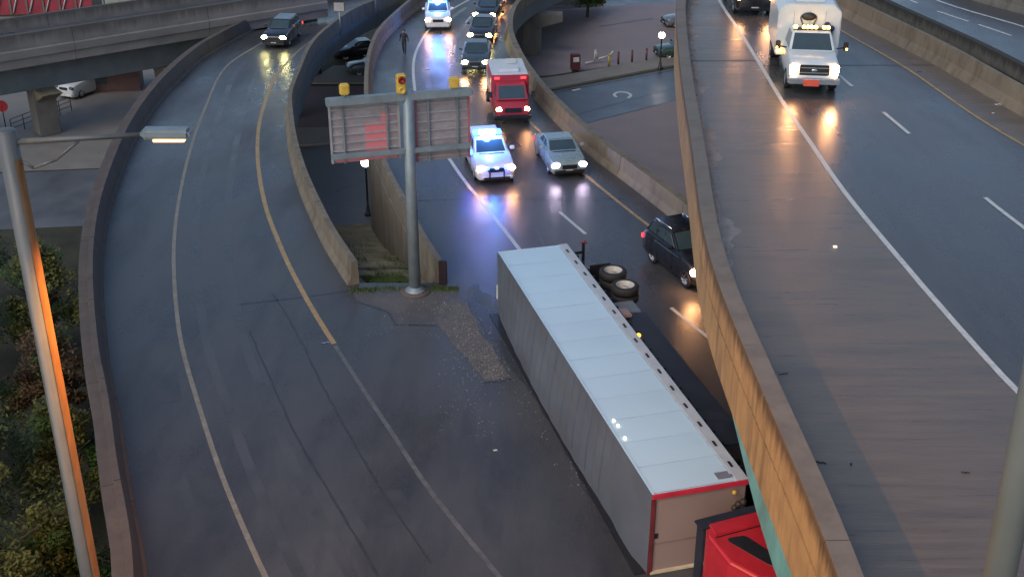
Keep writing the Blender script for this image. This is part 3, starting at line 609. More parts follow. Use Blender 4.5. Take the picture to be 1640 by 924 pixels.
def car(label, cat, front, heading, L, W, H, hood, paint, style='sedan', head='head', name='car', bar=None, tail=True, z=0, ghw=None, wr=.34, hl=(.46, .24), extra=None, group=None, rack=False, minor=False, hlz=None, fo=.88, hin=.27):
    """front: ground point under the nose centre; heading: unit direction of travel"""
    hd = Vector((heading[0], heading[1], 0)).normalized(); c = Vector((front[0], front[1], front[2])) - hd * L / 2
    rz = math.atan2(hd.y, hd.x)
    e = empty(name, c, rz, label, cat, group)
    slope = 0
    zb = wr * .62; belt = hood + .12; h2 = L / 2
    if style == 'suv': roof_f, roof_r, ws_f, bl_r = .2, -h2 + .45, h2 - 1.45, -h2 + .12
    elif style == 'van': roof_f, roof_r, ws_f, bl_r = h2 - 1.35, -h2 + .1, h2 - .75, -h2 + .05
    elif style == 'sedan': roof_f, roof_r, ws_f, bl_r = .15, -h2 + 1.35, h2 - 1.35, -h2 + .65
    else: roof_f, roof_r, ws_f, bl_r = .1, -h2 + .9, h2 - 1.3, -h2 + .2
    if style == 'suv': roof_f = ws_f - .75
    else: roof_f = min(roof_f, ws_f - .6) if style != 'van' else roof_f
    ax = (h2 - fo, -h2 + .92)
    st = [(-h2, W * .86, zb + .12, belt - .22), (-h2 + .06, W * .93, zb + .04, belt - .1), (-h2 + .35, W * .99, zb, belt), (bl_r + .4, W, zb, belt + .01), (0, W, zb, belt),
          (ws_f - .1, W, zb, hood + .08), (ws_f + .35, W * .99, zb, hood + .03), (h2 - .45, W * .97, zb, hood - .04), (h2 - .16, W * .93, zb + .02, hood - .12), (h2 - .04, W * .86, zb + .05, hood - .22), (h2, W * .78, zb + .1, hood - .34)]
    cuts = [(x, s * W / 2, (wr * 1.16, wr), .62) for x in ax for s in (-1, 1)]
    loft(st, 'body', paint, e, None if minor else cuts)
    if not minor:
        b = MB(); b.box((0, 0, zb + .16), (L * .9, W * .68, .28)); b.build('underbody', M['black'], e)
    # greenhouse
    gw = W * .93; rw = ghw or W * .74; zb0 = belt - .06; zt = H - .03
    bl = [(ws_f, -gw / 2 * .93, zb0 - .02), (ws_f, gw / 2 * .93, zb0 - .02), (bl_r, gw / 2 * .92, zb0), (bl_r, -gw / 2 * .92, zb0)]
    tp = [(roof_f, -rw / 2, zt), (roof_f, rw / 2, zt), (roof_r, rw / 2 * .96, zt - .02), (roof_r, -rw / 2 * .96, zt - .02)]
    b = MB(); b.hexa(bl, tp); cab = b.build('cabin', paint, e, .05, 3)
    for p in cab.data.polygons: p.use_smooth = True
    cab.data.set_sharp_from_angle(angle=R(50))
    F = [Vector(p) for p in bl]; T = [Vector(p) for p in tp]
    panel_on(e, 'windscreen', (F[0], F[1], T[1], T[0]), M['glass'], .07, .93, .1, .93)
    panel_on(e, 'rear_window', (F[2], F[3], T[3], T[2]), M['glass'], .1, .9, .35, .9)
    wins = ((.08, .34), (.37, .64), (.67, .93)) if style in ('suv', 'van', 'hatch') else ((.14, .46), (.5, .86))
    if style == 'panelvan': wins = ((.04, .3),)
    for (a, c_) in wins:
        panel_on(e, 'side_window', (F[1], F[2], T[2], T[1]), M['glass'], a, c_, .18, .9)
        panel_on(e, 'side_window', (F[3], F[0], T[0], T[3]), M['glass'], 1 - c_, 1 - a, .18, .9)
    b = MB(); b.box(((roof_f + roof_r) / 2, 0, H - .018), (roof_f - roof_r - .1, rw - .1, .03)); b.build('roof_panel', paint, e, .012)
    # wheels
    for x in ax:
        for s in (-1, 1):
            wheel(e, x, s * (W / 2 - .13), wr, .22, s)
    if not minor:
        for s in (-1, 1):
            for x in (ws_f - .25, (ws_f + bl_r) / 2 - .1, bl_r + .75):
                b = MB(); b.box((x, s * (W / 2 + .001), (zb + belt) / 2), (.018, .012, belt - zb - .18)); b.build('door_seam', M['black'], e)
            for x in (ws_f - 1.05, bl_r + 1.15):
                b = MB(); b.box((x, s * (W / 2 + .012), belt - .14), (.16, .03, .035)); b.build('door_handle', M['chrome'], e, .006)
        b = MB(); b.box((ws_f + .12, 0, hood + .075), (.05, W * .62, .02)); b.build('wiper', M['black'], e)
    # nose
    gz = hlz or hood - .3
    b = MB(); b.box((h2 - .015, 0, gz - .03), (.09, W * .4, .2)); b.build('grille', M['black'], e, .01)
    b = MB(); b.box((h2 - .03, 0, zb + .16), (.16, W * .8, .16)); b.build('bumper', M['black'] if style != 'suv' else paint, e, .03)
    for s in (-1, 1):
        b = MB(); b.ball((h2 - .1, s * (W / 2 - hin), gz + .03), 1, 12, 8, (.12 if hin > .2 else .2, hl[0] / 2, hl[1] / 2 + .03)); hh = b.build('headlight', M[head], e, fix=False)
        b = MB(); b.box((h2 - 1.65 if style != 'van' else h2 - .95, s * (W / 2 + .09), belt + .1), (.14, .22, .16)); b.build('mirror', paint, e, .03)
        b = MB(); b.box((-h2 + .05, s * (W / 2 - .14), belt - .34), (.12, .24, .2)); b.build('tail_light', M['red_light'], e, .02)
    b = MB(); b.box((h2 + .01, 0, zb + .2), (.03, .36, .12)); b.build('number_plate', M['white_paint'], e)
    if rack:
        for s in (-1, 1):
            b = MB(); b.tube((roof_f - .15, s * (rw / 2 - .08), H + .05), (roof_r + .15, s * (rw / 2 - .08), H + .05), .025, n=8)
            for x in (roof_f - .2, (roof_f + roof_r) / 2, roof_r + .2): b.tube((x, s * (rw / 2 - .08), H - .02), (x, s * (rw / 2 - .08), H + .05), .02, n=6)
            b.build('roof_rail', M['chrome'], e)
        for s in (-1, 1):
            b = MB(); b.box((0, s * (W / 2 + .012), hood - .02), (L * .46, .03, .05)); b.build('side_trim', M['chrome'], e, .01)
    if bar:
        pl = bpy.data.lights.new('beacon', 'POINT'); pl.energy = 380; pl.color = (.1, .3, 1); pl.shadow_soft_size = .25
        po = bpy.data.objects.new('beacon_light', pl); COL.objects.link(po); po.parent = e; po.location = (roof_f - .1, 0, H + .55)
        b = MB(); b.box((roof_f - .45, 0, H + .03), (.3, rw * .9, .05)); b.build('lightbar_base', M['black'], e, .01)
        n_ = 5
        for k in range(n_):
            yy = (k - (n_ - 1) / 2) * rw * .19
            b = MB(); b.box((roof_f - .45, yy, H + .15), (.36, rw * .18, .2)); b.build('lightbar_module', M[bar[k % len(bar)]], e, .03)
    return e

def dirof(f, y): t = Vector((f(y - 1) - f(y + 1), -2)).normalized(); return t
P_black = mat('black_car_paint', (.012, .014, .02), .25, var=.1, coat=.6)
P_navy = mat('dark_blue_car_paint', (.02, .025, .04), .25, var=.1, coat=.6)
P_white = mat('white_car_paint', (.62, .64, .66), .35, var=.05, coat=.4)
P_sage = mat('grey_green_car_paint', (.2, .26, .25), .3, metal=0, var=.02, coat=.5)
P_grey = mat('grey_car_paint', (.16, .18, .2), .3, metal=.2, var=.06, coat=.5)
P_teal = mat('dark_teal_car_paint', (.05, .08, .1), .3, metal=.2, var=.06, coat=.5)
P_red = mat('red_truck_paint', (.42, .018, .03), .38, var=.12, coat=.35)

car('white police suv with blazing blue light bar leading the stopped lane', 'police car', atr(795, 296), dirof(cwhite, 57) - Vector((.1, 0)), 4.7, 2.0, 1.66, 1.08, P_white, 'suv', 'head', 'police_suv', bar=['blue_light', 'blue_hot', 'blue_hot', 'blue_hot', 'blue_light'])
ps = bpy.data.objects['police_suv']
for y in (-.45, 0.0, .45):
    b = MB(); b.box((2.53, y, .93), (.06, .16, .09)); b.build('grille_strobe', M['blue_light' if y else 'blue_hot'], ps)
b = MB(); b.box((1.15, -1.12, 1.32), (.1, .24, .2)); b.build('spot_strobe', M['blue_light'], ps)
b = MB()
for s in (-1, 1): b.box((2.56, s * .35, .55), (.06, .07, .5))
b.box((2.56, 0, .42), (.06, 1.3, .09)); b.build('push_bar', M['black'], ps, .01)
car('grey green saloon with both headlights on beside the curved barrier', 'car', atr(912, 286), dirof(cyel, 60) - Vector((.1, 0)), 4.4, 1.88, 1.4, .93, P_sage, 'sedan', 'head_cool', 'parked_car')
g_cars = 'cars queued behind the ambulance on the highway'
car('dark car with blue grey bonnet just behind the red ambulance', 'car', atr(761, 118), dirof(cdash, 86), 4.7, 1.85, 1.46, .95, P_teal, 'sedan', 'head', 'car')
car('small dark car third in the queue beside the far bend', 'car', atr(768, 73), dirof(cyel, 92), 4.6, 1.82, 1.5, .95, P_navy, 'sedan', 'head_y', 'car')
car('far dark car with orange tinted headlights in the queue', 'car', atr(775, 40), dirof(cyel, 99), 4.8, 1.85, 1.6, 1.0, P_black, 'suv', 'head_warm', 'car')
car('farthest car of the queue cut by the top of the picture', 'car', atr(815, 7), Vector((-.35, -1)), 4.6, 1.85, 1.5, .98, P_grey, 'sedan', 'head_warm', 'car')
car('distant police suv with glaring blue light bar on the far bend', 'police car', atr(702, 50), Vector((.06, -1)), 4.7, 2.0, 1.68, 1.08, P_white, 'suv', 'head', 'police_suv', bar=['blue_light', 'blue_hot', 'blue_hot', 'blue_hot', 'blue_light'])
car('dark suv descending the left ramp with reflections under its lights', 'suv', atr(439, 79), Vector((-.12, -1)), 4.5, 1.85, 1.6, 1.05, P_black, 'suv', 'head_y', 'suv')
rw_, fw_ = at(1043, 421, 0), at(1095, 460, 0); hdg = (fw_ - rw_).normalized(); sd_ = Vector((hdg.y, -hdg.x, 0))
if sd_.x > 0: sd_ = -sd_
nose = fw_ + hdg * .7 - sd_ * .95
car('black suv with lit red tail lamp half hidden by the upper deck parapet', 'suv', (nose.x, nose.y, 0), hdg, (fw_ - rw_).length + 1.62, 1.95, 1.82, 1.15, P_black, 'suv', 'head', 'suv', rack=True, wr=.39, fo=.7, hin=.13)
# upper deck
car('suv following the utility truck on the upper deck', 'suv', at(1208, 27, ZD), dirof(d_dash, 68), 5.0, 1.95, 1.85, 1.2, P_black, 'suv', 'head', 'suv')
# street level cars
car('pale car parked at the street end beyond the plaza', 'car', at(1062, 43, GZ), Vector((-1, -.25)), 4.5, 1.8, 1.5, .95, P_grey, 'hatch', 'glass', 'parked_car', minor=True)
car('dark green car behind the street lamp on the plaza', 'car', at(1050, 92, GZ), Vector((-1, -.2)), 4.6, 1.8, 1.5, .95, mat('dark_green_paint', (.03, .06, .05), .3, coat=.5), 'hatch', 'glass', 'parked_car', minor=True)
car('dark car parked in the slot below the two roads', 'car', at(556, 120, GZ), Vector((-1, -.25)), 4.6, 1.8, 1.5, .95, P_teal, 'sedan', 'glass', 'parked_car', minor=True)
car('black car with pale glints parked under the left ramp', 'car', at(533, 96, GZ), Vector((-1, -.45)), 4.6, 1.8, 1.5, .95, P_black, 'sedan', 'glass', 'parked_car', minor=True)
car('white van parked under the concrete overpass', 'van', at(104, 160, GZ), Vector((-.45, -1)), 4.6, 1.95, 2.0, 1.2, P_white, 'suv', 'glass', 'parked_van', minor=True)

# red ambulance / box truck
def ambulance():
    f = atr(822, 200); hd = Vector((.1, -1, 0)).normalized(); L = 5.2; c = f - hd * L / 2
    e = empty('ambulance', c, math.atan2(hd.y, hd.x), 'red ambulance with white roof and bright headlights behind the police suv', 'ambulance')
    h2 = L / 2; W = 2.05
    P_r = mat('ambulance_red', (.36, .03, .045), .35, var=.06, coat=.4); P_w = mat('ambulance_white', (.55, .58, .6), .4, var=.1)
    cuts = [(h2 - .95, s * W / 2, (.47, .4), .6) for s in (-1, 1)]
    loft([(.8, W * .97, .35, 1.45), (1.2, W * .98, .32, 1.42), (1.75, W * .98, .3, 1.28), (h2 - .4, W * .95, .3, 1.18), (h2 - .12, W * .9, .32, 1.05), (h2, W * .82, .38, .92)], 'bonnet', P_r, e, cuts)
    bl = [(2.15, -.88, 1.28), (2.15, .88, 1.28), (.9, .95, 1.3), (.9, -.95, 1.3)]; tp = [(1.35, -.8, 1.98), (1.35, .8, 1.98), (.86, .85, 2.02), (.86, -.85, 2.02)]
    b = MB(); b.hexa(bl, tp); b.build('cab', P_r, e, .04); F = [Vector(p) for p in bl]; T = [Vector(p) for p in tp]
    panel_on(e, 'windscreen', (F[0], F[1], T[1], T[0]), M['glass'], .06, .94, .1, .9)
    panel_on(e, 'side_window', (F[1], F[2], T[2], T[1]), M['glass'], .15, .9, .1, .85); panel_on(e, 'side_window', (F[3], F[0], T[0], T[3]), M['glass'], .1, .85, .1, .85)
    b = MB(); b.box((-.85, 0, 1.42), (3.4, 2.15, 1.85)); b.build('box_body', P_r, e, .06)
    b = MB(); b.box((-.85, 0, 2.36), (3.3, 2.05, .05)); b.build('roof', P_w, e, .02)
    for x, y, l, w_, h in ((0, 0, .8, 1.1, .2), (-1.7, .3, .7, .6, .14)):
        b = MB(); b.box((x, y, 2.39 + h / 2), (l, w_, h)); b.build('roof_vent', P_w, e, .03)
    for s in (-1, 1):
        b = MB(); b.box((-.85, s * 1.08, 1.5), (3.2, .02, .35)); b.build('side_stripe', P_w, e)
        b = MB(); b.box((.92, s * .75, 2.2), (.05, .3, .12)); b.build('marker_lamp', M['red_light'], e)
        b = MB(); b.ball((h2 - .1, s * .74, .86), 1, 12, 8, (.12, .2, .14)); b.build('headlight', M['head'], e, fix=False)
        b = MB(); b.box((1.75, s * 1.22, 1.5), (.12, .24, .34)); b.build('mirror', M['black'], e, .03)
        wheel(e, h2 - .95, s * (W / 2 - .15), .4, .25, s); wheel(e, -1.8, s * .97, .4, .36, s)
    b = MB(); b.box((h2, 0, .83), (.08, .95, .26)); b.build('grille', M['black'], e, .02)
    b = MB(); b.box((h2 + .05, 0, .48), (.2, 2.0, .2)); b.build('bumper', M['black'], e, .03)
    b = MB(); b.box((-.2, 0, .5), (5.2, 1.5, .24)); b.build('chassis', M['black'], e)
ambulance()

# white utility truck with box body on the upper deck
def utility():
    f = at(1300, 153, ZD); hd = Vector((-.12, -1, 0)).normalized(); L = 7.4; c = f - hd * L / 2
    e = empty('utility_truck', c, math.atan2(hd.y, hd.x), 'white utility truck with tall box body and amber roof lights on the upper deck', 'truck')
    h2 = L / 2; W = 2.08
    Pw = mat('utility_white', (.56, .62, .64), .38, var=.07, coat=.3)
    cuts = [(h2 - 1.0, s * W / 2, (.5, .42), .6) for s in (-1, 1)]
    loft([(.6, W * .98, .4, 1.5), (1.3, W * .98, .36, 1.46), (2.2, W * .98, .36, 1.42), (h2 - .5, W * .97, .38, 1.34), (h2 - .1, W * .94, .4, 1.24), (h2, W * .9, .46, 1.14)], 'bonnet', Pw, e, cuts)
    bl = [(2.3, -.92, 1.42), (2.3, .92, 1.42), (.5, .97, 1.42), (.5, -.97, 1.42)]; tp = [(1.65, -.76, 2.08), (1.65, .76, 2.08), (.6, .8, 2.1), (.6, -.8, 2.1)]
    b = MB(); b.hexa(bl, tp); b.build('cab', Pw, e, .05, 3); F = [Vector(p) for p in bl]; T = [Vector(p) for p in tp]
    panel_on(e, 'windscreen', (F[0], F[1], T[1], T[0]), M['glass'], .05, .95, .08, .92)
    panel_on(e, 'side_window', (F[1], F[2], T[2], T[1]), M['glass'], .2, .9, .1, .85); panel_on(e, 'side_window', (F[3], F[0], T[0], T[3]), M['glass'], .1, .8, .1, .85)
    # box body with bevelled upper corners
    b = MB(); wb = 1.3; pr = [(-wb, .75), (wb, .75), (wb, 2.6), (wb - .32, 2.92), (-wb + .32, 2.92), (-wb, 2.6)]
    b.add([(.45, y, z) for y, z in pr] + [(-h2, y, z) for y, z in pr], [tuple(range(6)), tuple(range(6, 12))[::-1]] + [(i, (i + 1) % 6, 6 + (i + 1) % 6, 6 + i) for i in range(6)])
    b.build('box_body', Pw, e, .04)
    b = MB(); b.box((-.5, 0, 2.99), (1.2, 1.2, .14)); b.build('roof_vent', Pw, e, .04)
    for yy in (-.65, 0, .65):
        b = MB(); b.box((.458, yy, 1.72), (.012, .012, 1.85)); b.build('panel_seam', M['galv'], e)
    # hose ring with dark cap on the front wall
    b = MB(); n = 20; pts = []
    for i in range(n + 1):
        t = 2 * math.pi * i / n; pts.append(Vector((.5, -.05 + .33 * math.sin(t) * (1 if math.cos(t) > 0 else (1 + .75 * math.cos(t)) ** .8), 2.35 + (.22 * math.cos(t) if math.cos(t) > 0 else .6 * math.cos(t)))))
    for p, q in zip(pts, pts[1:]): b.tube(p, q, .025, n=6, cap=False)
    b.build('hose_loop', M['black'], e)
    b = MB(); b.ball((.52, -.05, 2.42), 1, 14, 8, (.09, .3, .16)); b.build('dark_cowl', M['black'], e, fix=False)
    b = MB(); b.box((.55, .8, 1.85), (.2, .34, .42)); b.ball((.6, .72, 2.1), .14); b.ball((.62, .92, 1.98), .12); b.build('equipment_bundle', mat('navy_bag', (.02, .02, .09), .6), e, .03)
    b = MB(); b.box((1.35, 0, 2.13), (.3, 1.5, .05)); b.build('lightbar_base', M['black'], e, .01)
    for yy, r in ((-.66, .1), (-.32, .07), (-.16, .08), (0, .09), (.16, .09), (.5, .08), (.66, .09)):
        b = MB(); b.ball((1.42, yy, 2.2), 1, 10, 6, (.1, r, .085)); b.build('amber_beacon', M['amber_light'], e, fix=False)
    for s in (-1, 1):
        b = MB(); b.box((h2 - .02, s * .8, 1.03), (.1, .3, .42)); b.build('headlight', M['head'], e, .03)
        b = MB(); b.box((2.05, s * 1.36, 1.6), (.1, .2, .36)); mm = b.build('mirror', M['black'], e, .03)
        b = MB(); b.tube((2.05, s * 1.0, 1.5), (2.05, s * 1.3, 1.55), .03, n=6); b.build('mirror_arm', M['black'], e)
        b = MB(); b.box((2.11, s * 1.4, 1.5), (.02, .07, .08)); b.build('mirror_lamp', M['amber_light'], mm)
        wheel(e, h2 - 1.0, s * (W / 2 - .15), .42, .28, s); wheel(e, -h2 + 1.6, s * 1.05, .42, .46, s)
    for yy in (1.05, .8):
        b = MB(); b.ball((.5, -yy - .12, .95), 1, 10, 6, (.06, .09, .09)); b.build('marker_lamp', M['amber_light'], e, fix=False)
    b = MB(); b.box((h2 + .01, 0, 1.03), (.06, 1.16, .42)); gr = b.build('grille', M['black'], e, .02)
    for zz in (.93, 1.13):
        b = MB(); b.box((h2 + .05, 0, zz), (.02, 1.1, .035)); b.build('grille_bar', M['galv'], gr)
    b = MB(); b.ball((h2 + .055, 0, 1.03), 1, 14, 6, (.02, .13, .06)); b.build('badge', M['chrome'], gr, fix=False)
    b = MB(); b.box((h2 + .08, 0, .62), (.24, 2.05, .24)); b.build('bumper', M['chrome'], e, .04)
    b = MB(); b.box((h2 + .22, -.1, .56), (.04, .62, .26)); b.build('warning_plate', mat('orange_red_plate', (.65, .1, .06), .5), e, .01)
    b = MB(); b.box((-.3, 0, .62), (6.2, 1.5, .26)); b.build('chassis', M['black'], e)
utility()

# ------------------------------------------------------------------ overturned articulated lorry
TH = R(-74.83); TX = Vector((math.cos(TH), math.sin(TH), 0)); TN = Vector((-math.sin(TH), math.cos(TH), 0))
semi = empty('semi_truck', (-.55, 41.91, 0), 0, 'white trailer lorry with red cab lying overturned on its side across the road', 'truck')
semi.matrix_world = Matrix((( TX.x, TN.x, 0, -.55), (TX.y, TN.y, 0, 41.91), (0, 0, 1, 0), (0, 0, 0, 1)))
# local: x forward along the trailer, y from the roof (0) to the floor (2.75), z up (its width, 2.6)
TL, TWd, THh = 16.15, 2.75, 2.6
P_side = mat('trailer_side_white', (.47, .66, .79), .4, var=.04, scale=.6, stain=(.4, .56, .67), stain_amt=.5, stain_scale=(.3, .3, .3))
P_roof = mat('trailer_roof_grey', (.1, .118, .145), .55, var=.12, scale=.5, bump=.2, bscale=1.5, stain=(.09, .085, .09), stain_amt=.6, stain_scale=(.35, 1, 1))
M['roof_line'] = mat('roof_bow_grey', (.085, .1, .125), .6, var=.3, scale=2)  # slightly darker grey for the thin lines across the roof skin
P_front = mat('trailer_front_tan', (.28, .21, .19), .6, var=.07, scale=.7)
n = 13
for k in range(n):                                         # upward facing side: one sheet metal panel after another
    x0 = .12 + (TL - .2) * k / n + .0035; x1 = .12 + (TL - .2) * (k + 1) / n - .0035
    b = MB(); nx_, ny_ = 6, 4; vs = []
    for i in range(nx_ + 1):
        for j in range(ny_ + 1):
            bow = .012 * math.sin(math.pi * i / nx_) * (1 if 0 < j < ny_ else .3)
            vs.append((x0 + (x1 - x0) * i / nx_, .09 + (TWd - .46) * j / ny_, THh - .012 + bow + rnd.uniform(-.002, .002)))
    b.add(vs, [(i * 5 + j, i * 5 + j + 1, (i + 1) * 5 + j + 1, (i + 1) * 5 + j) for i in range(nx_) for j in range(ny_)], True)
    b.build('side_panel', P_side, semi, fix=False)
b = MB(); b.box((TL / 2, TWd / 2 + .01, THh - .05), (TL - .06, TWd - .1, .04)); b.build('side_backing', mat('panel_joint', (.45, .6, .7), .5), semi)
b = MB(); b.box((TL / 2, TWd - .17, THh - .01), (TL - .02, .34, .07)); rail = b.build('bottom_rail', mat('rail_grey', (.4, .45, .5), .45, var=.1, scale=2), semi, .01)
for k in range(15):
    b = MB(); b.box((.7 + k * 1.05, TWd - .2, THh + .032), (.26, .07, .02)); b.build('rail_slot', M['black'], rail)
b = MB(); b.box((TL / 2, .045, THh - .02), (TL - .02, .09, .07)); b.build('top_rail', P_side, semi, .02)
# roof face bulging outwards near the ground
b = MB(); nx_, nz_ = 40, 10; vs = []
for i in range(nx_ + 1):
    t = i / nx_
    for j in range(nz_ + 1):
        s_ = j / nz_; z = THh * s_ - .0
        amp = .30 * math.sin(math.pi * min(1, t * 1.02)) ** .8 + .12 * math.exp(-((t - .93) / .06) ** 2)
        vs.append((t * TL, -amp * math.sin(math.pi * (1 - s_) * .62) * (1 - s_) ** .35 + .012 * math.sin(i * 2.1) * (1 - s_), z + .01))
b.add(vs, [(i * 11 + j, i * 11 + j + 1, (i + 1) * 11 + j + 1, (i + 1) * 11 + j) for i in range(nx_) for j in range(nz_)], True)
b.build('roof_skin', P_roof, semi, fix=False)
for k in range(1, 27):
    x = TL * k / 27; amp = .30 * math.sin(math.pi * min(1, k / 27 * 1.02)) ** .8
    b = MB(); vs = []
    for j in range(6):
        s_ = .12 + .86 * j / 5; y = -amp * math.sin(math.pi * (1 - s_) * .62) * (1 - s_) ** .35 - .006
        vs += [(x - .012, y, THh * s_), (x + .012, y, THh * s_)]
    b.add(vs, [(2 * i, 2 * i + 1, 2 * i + 3, 2 * i + 2) for i in range(5)]); b.build('roof_bow_line', M['roof_line'], semi, fix=False)
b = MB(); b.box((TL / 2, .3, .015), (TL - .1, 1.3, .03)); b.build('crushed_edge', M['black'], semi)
# front wall with red frame
b = MB(); b.box((TL - .03, TWd / 2, THh / 2), (.06, TWd - .12, THh - .08)); fw = b.build('front_wall', P_front, semi, .01)
red = mat('red_edge_rail', (.5, .03, .06), .4, var=.15, scale=3); dred = mat('dark_red_corner_post', (.14, .025, .03), .5, var=.2)
b = MB(); b.box((TL + .015, TWd / 2, THh - .07), (.07, TWd, .16)); b.build('front_top_rail', red, semi, .02)
b = MB(); b.box((TL + .015, .05, THh / 2 - .08), (.07, .13, THh - .18)); b.build('corner_post', dred, semi, .02)
b = MB(); b.box((TL + .03, 1.1, .05), (.1, 2.1, .09)); b.build('lower_rail', mat('cream_rail', (.5, .45, .33), .5), semi, .02)
b = MB(); b.box((TL + .012, 1.35, 1.0), (.01, 2.5, .03)); b.build('wall_seam', mat('seam_tan', (.22, .17, .15), .6), fw)
b = MB(); b.box((TL + .012, .18, 1.25), (.012, .1, .16)); b.build('wall_label', M['black'], fw)
b = MB(); b.box((TL - .35, 2.15, THh + .012), (.3, .38, .006)); b.box((TL - .28, 2.3, THh + .016), (.1, .2, .006)); b.build('side_decal', mat('grey_decal', (.16, .16, .2), .5), semi)
b = MB()
for k in range(7): b.ball((TL + .12 + rnd.uniform(0, .15), 2.3 + rnd.uniform(-.12, .35), THh - .35 - rnd.random() * .45), rnd.uniform(.06, .12), 10, 6)
b.build('coupling_hoses', mat('dark_hose', (.03, .025, .02), .6), semi, fix=False)
b = MB(); b.ball((TL + .14, 2.3, THh - .25), .07, 10, 6); b.build('gladhand', mat('gladhand_yellow', (.5, .32, .05), .5), semi, fix=False)
# rear frame, floor and chassis (facing right, in the shade of the trailer)
b = MB(); b.box((.03, TWd / 2, THh / 2), (.06, TWd - .04, THh - .02)); b.build('rear_door', P_side, semi, .01)
b = MB(); b.box((-.03, .12, THh - .8), (.05, .1, 1.5)); b.build('door_hinge_bar', M['galv'], semi)
b = MB(); b.box((-.02, .03, .9), (.08, .14, .6)); b.build('corner_lamp_strip', M['white_paint'], semi, .02)
b = MB(); b.box((TL / 2, TWd + .03, THh / 2), (TL - .3, .06, THh - .1)); b.build('floor', mat('trailer_floor', (.03, .032, .04), .7), semi)
b = MB()
for k in range(24): b.box((.9 + k * .63, TWd + .12, THh / 2), (.07, .12, THh - .2))
b.build('cross_members', M['black'], semi)
for zz in (.75, 1.85):
    b = MB(); b.box((4.4, TWd + .35, zz), (5.4, .3, .1)); b.build('bogie_rail', M['black'], semi)
def twheel(x, z, up):
    r = .51; c = Vector((x, TWd + .95, z)); a = Vector((0, 0, up)); o_ = .14
    t = MB(); t.lathe(c, a, [(-o_, r * .6), (-o_, r * .92), (-o_ * .7, r), (o_ * .7, r), (o_, r * .92), (o_, r * .66), (o_ * .6, r * .6)], 26); w_ = t.build('wheel', M['rubber'], semi)
    q = MB(); q.lathe(c, a, [(o_ * 1.02, r * .66), (o_ * .9, r * .6), (-o_ * .3, r * .52), (-o_ * .3, r * .3), (o_ * .2, r * .26), (o_ * .2, .001)], 24); q.build('rim', mat('dull_wheel_rim', (.42, .4, .36), .5, var=.2) if 'dull_wheel_rim' not in bpy.data.materials else bpy.data.materials['dull_wheel_rim'], w_, fix=False)
AX = []
for (u, v) in ((978, 437), (998, 461)):
    p = at(u, v, 2.45) - Vector((-.55, 41.91, 0)); AX.append((p.dot(TX), p.dot(TN)))
print('axles', AX)
for x in (AX[0][0], AX[0][0] + 1.28):
    for z, up in ((2.42, 1), (2.08, 1), (.5, -1), (.17, -1)): twheel(x, z, up)
    b = MB(); b.tube((x, TWd + .95, .3), (x, TWd + .95, 2.3), .09, n=12); b.build('axle', M['black'], semi)
b = MB(); b.box((AX[0][0] + .64, TWd + .5, 1.3), (2.6, .5, 1.3)); b.build('suspension', M['black'], semi, .03)
flap = mat('mud_flap_grey', (.14, .17, .2), .5, var=.1)
b = MB(); b.box((AX[0][0] + 2.35, TWd + .55, 2.2), (.9, .95, .05)); b.build('splash_plate', flap, semi, .02)
b = MB(); b.box((AX[0][0] - .72, TWd + .7, 2.2), (.05, .8, .6)); b.build('mud_flap', M['black'], semi, .01)
b = MB(); b.box((.05, TWd + .65, 2.1), (.1, .1, 1.0)); b.box((.05, TWd + .65, .8), (.1, .1, 1.4)); b.box((.05, TWd + .35, 2.2), (.09, .7, .09)); b.build('underride_guard', M['black'], semi, .01)
b = MB(); b.box((.02, TWd + .67, 2.6), (.14, .22, .05)); b.build('tail_light', M['red_beacon'], semi)
b = MB(); b.box((AX[0][0] + 3.2, TWd + .25, 2.45), (.55, .35, .12)); b.build('lamp_bracket', mat('dull_pink_metal', (.25, .17, .16), .5), semi, .03)
pm = at(1036, 534, 2.6) - Vector((-.55, 41.91, 0))
b = MB(); b.ball((pm.dot(TX), TWd + .06, 2.58), 1, 10, 6, (.1, .07, .06)); b.build('side_marker_lamp', em('amber_marker', (1, .36, .02), 2.6), semi, fix=False)
for (u, v) in ((983, 674), (990, 682), (1001, 702)):  # glints of reflected light put in as small weakly emissive beads
    p = at(u, v, THh) - Vector((-.55, 41.91, 0)); b = MB(); b.ball((p.dot(TX), max(.02, p.dot(TN)), THh + .03), 1, 8, 6, (.06, .04, .03)); b.build('marker_glint', em('marker_glint_glow', (1, .9, .62), 2.2), semi, fix=False)
b = MB(); b.box((9.9, TWd + .55, 2.3), (8.4, .95, .1)); b.build('side_skirt', mat('dark_skirt', (.015, .018, .028), .5), semi, .02)
for zz in (.8, 1.9):
    b = MB(); b.box((12.9, TWd + .75, zz), (.14, 1.3, .14)); b.build('landing_leg', M['black'], semi)
# tractor unit: slightly jack-knifed
TR = Matrix.Translation((TL + 1.35, .72, 0)) @ Matrix.Rotation(R(6.5), 4, 'Z')
def tb(name, m, boxes, bevel=.03, parent=semi, seg=2):
    b = MB()
    for c, d in boxes: b.box(c, d, 0, TR)
    return b.build(name, m, parent, bevel, seg)
def tpoly(name, m, poly, z0, z1, bevel=.05, parent=semi):     # side profile of the cab (x forward, y towards the chassis)
    b = MB(); n = len(poly); vs = [TR @ Vector((p[0], p[1], z0)) for p in poly] + [TR @ Vector((p[0], p[1], z1)) for p in poly]
    b.add(vs, [tuple(range(n))[::-1], tuple(range(n, 2 * n))] + [(i, (i + 1) % n, n + (i + 1) % n, n + i) for i in range(n)]); return b.build(name, m, parent, bevel, 3)
tpoly('cab_body', P_red, [(0, .28), (.35, .05), (1.5, .0), (2.3, .35), (2.75, 1.15), (2.9, 2.6), (0, 2.6)], .08, 2.42, .1)
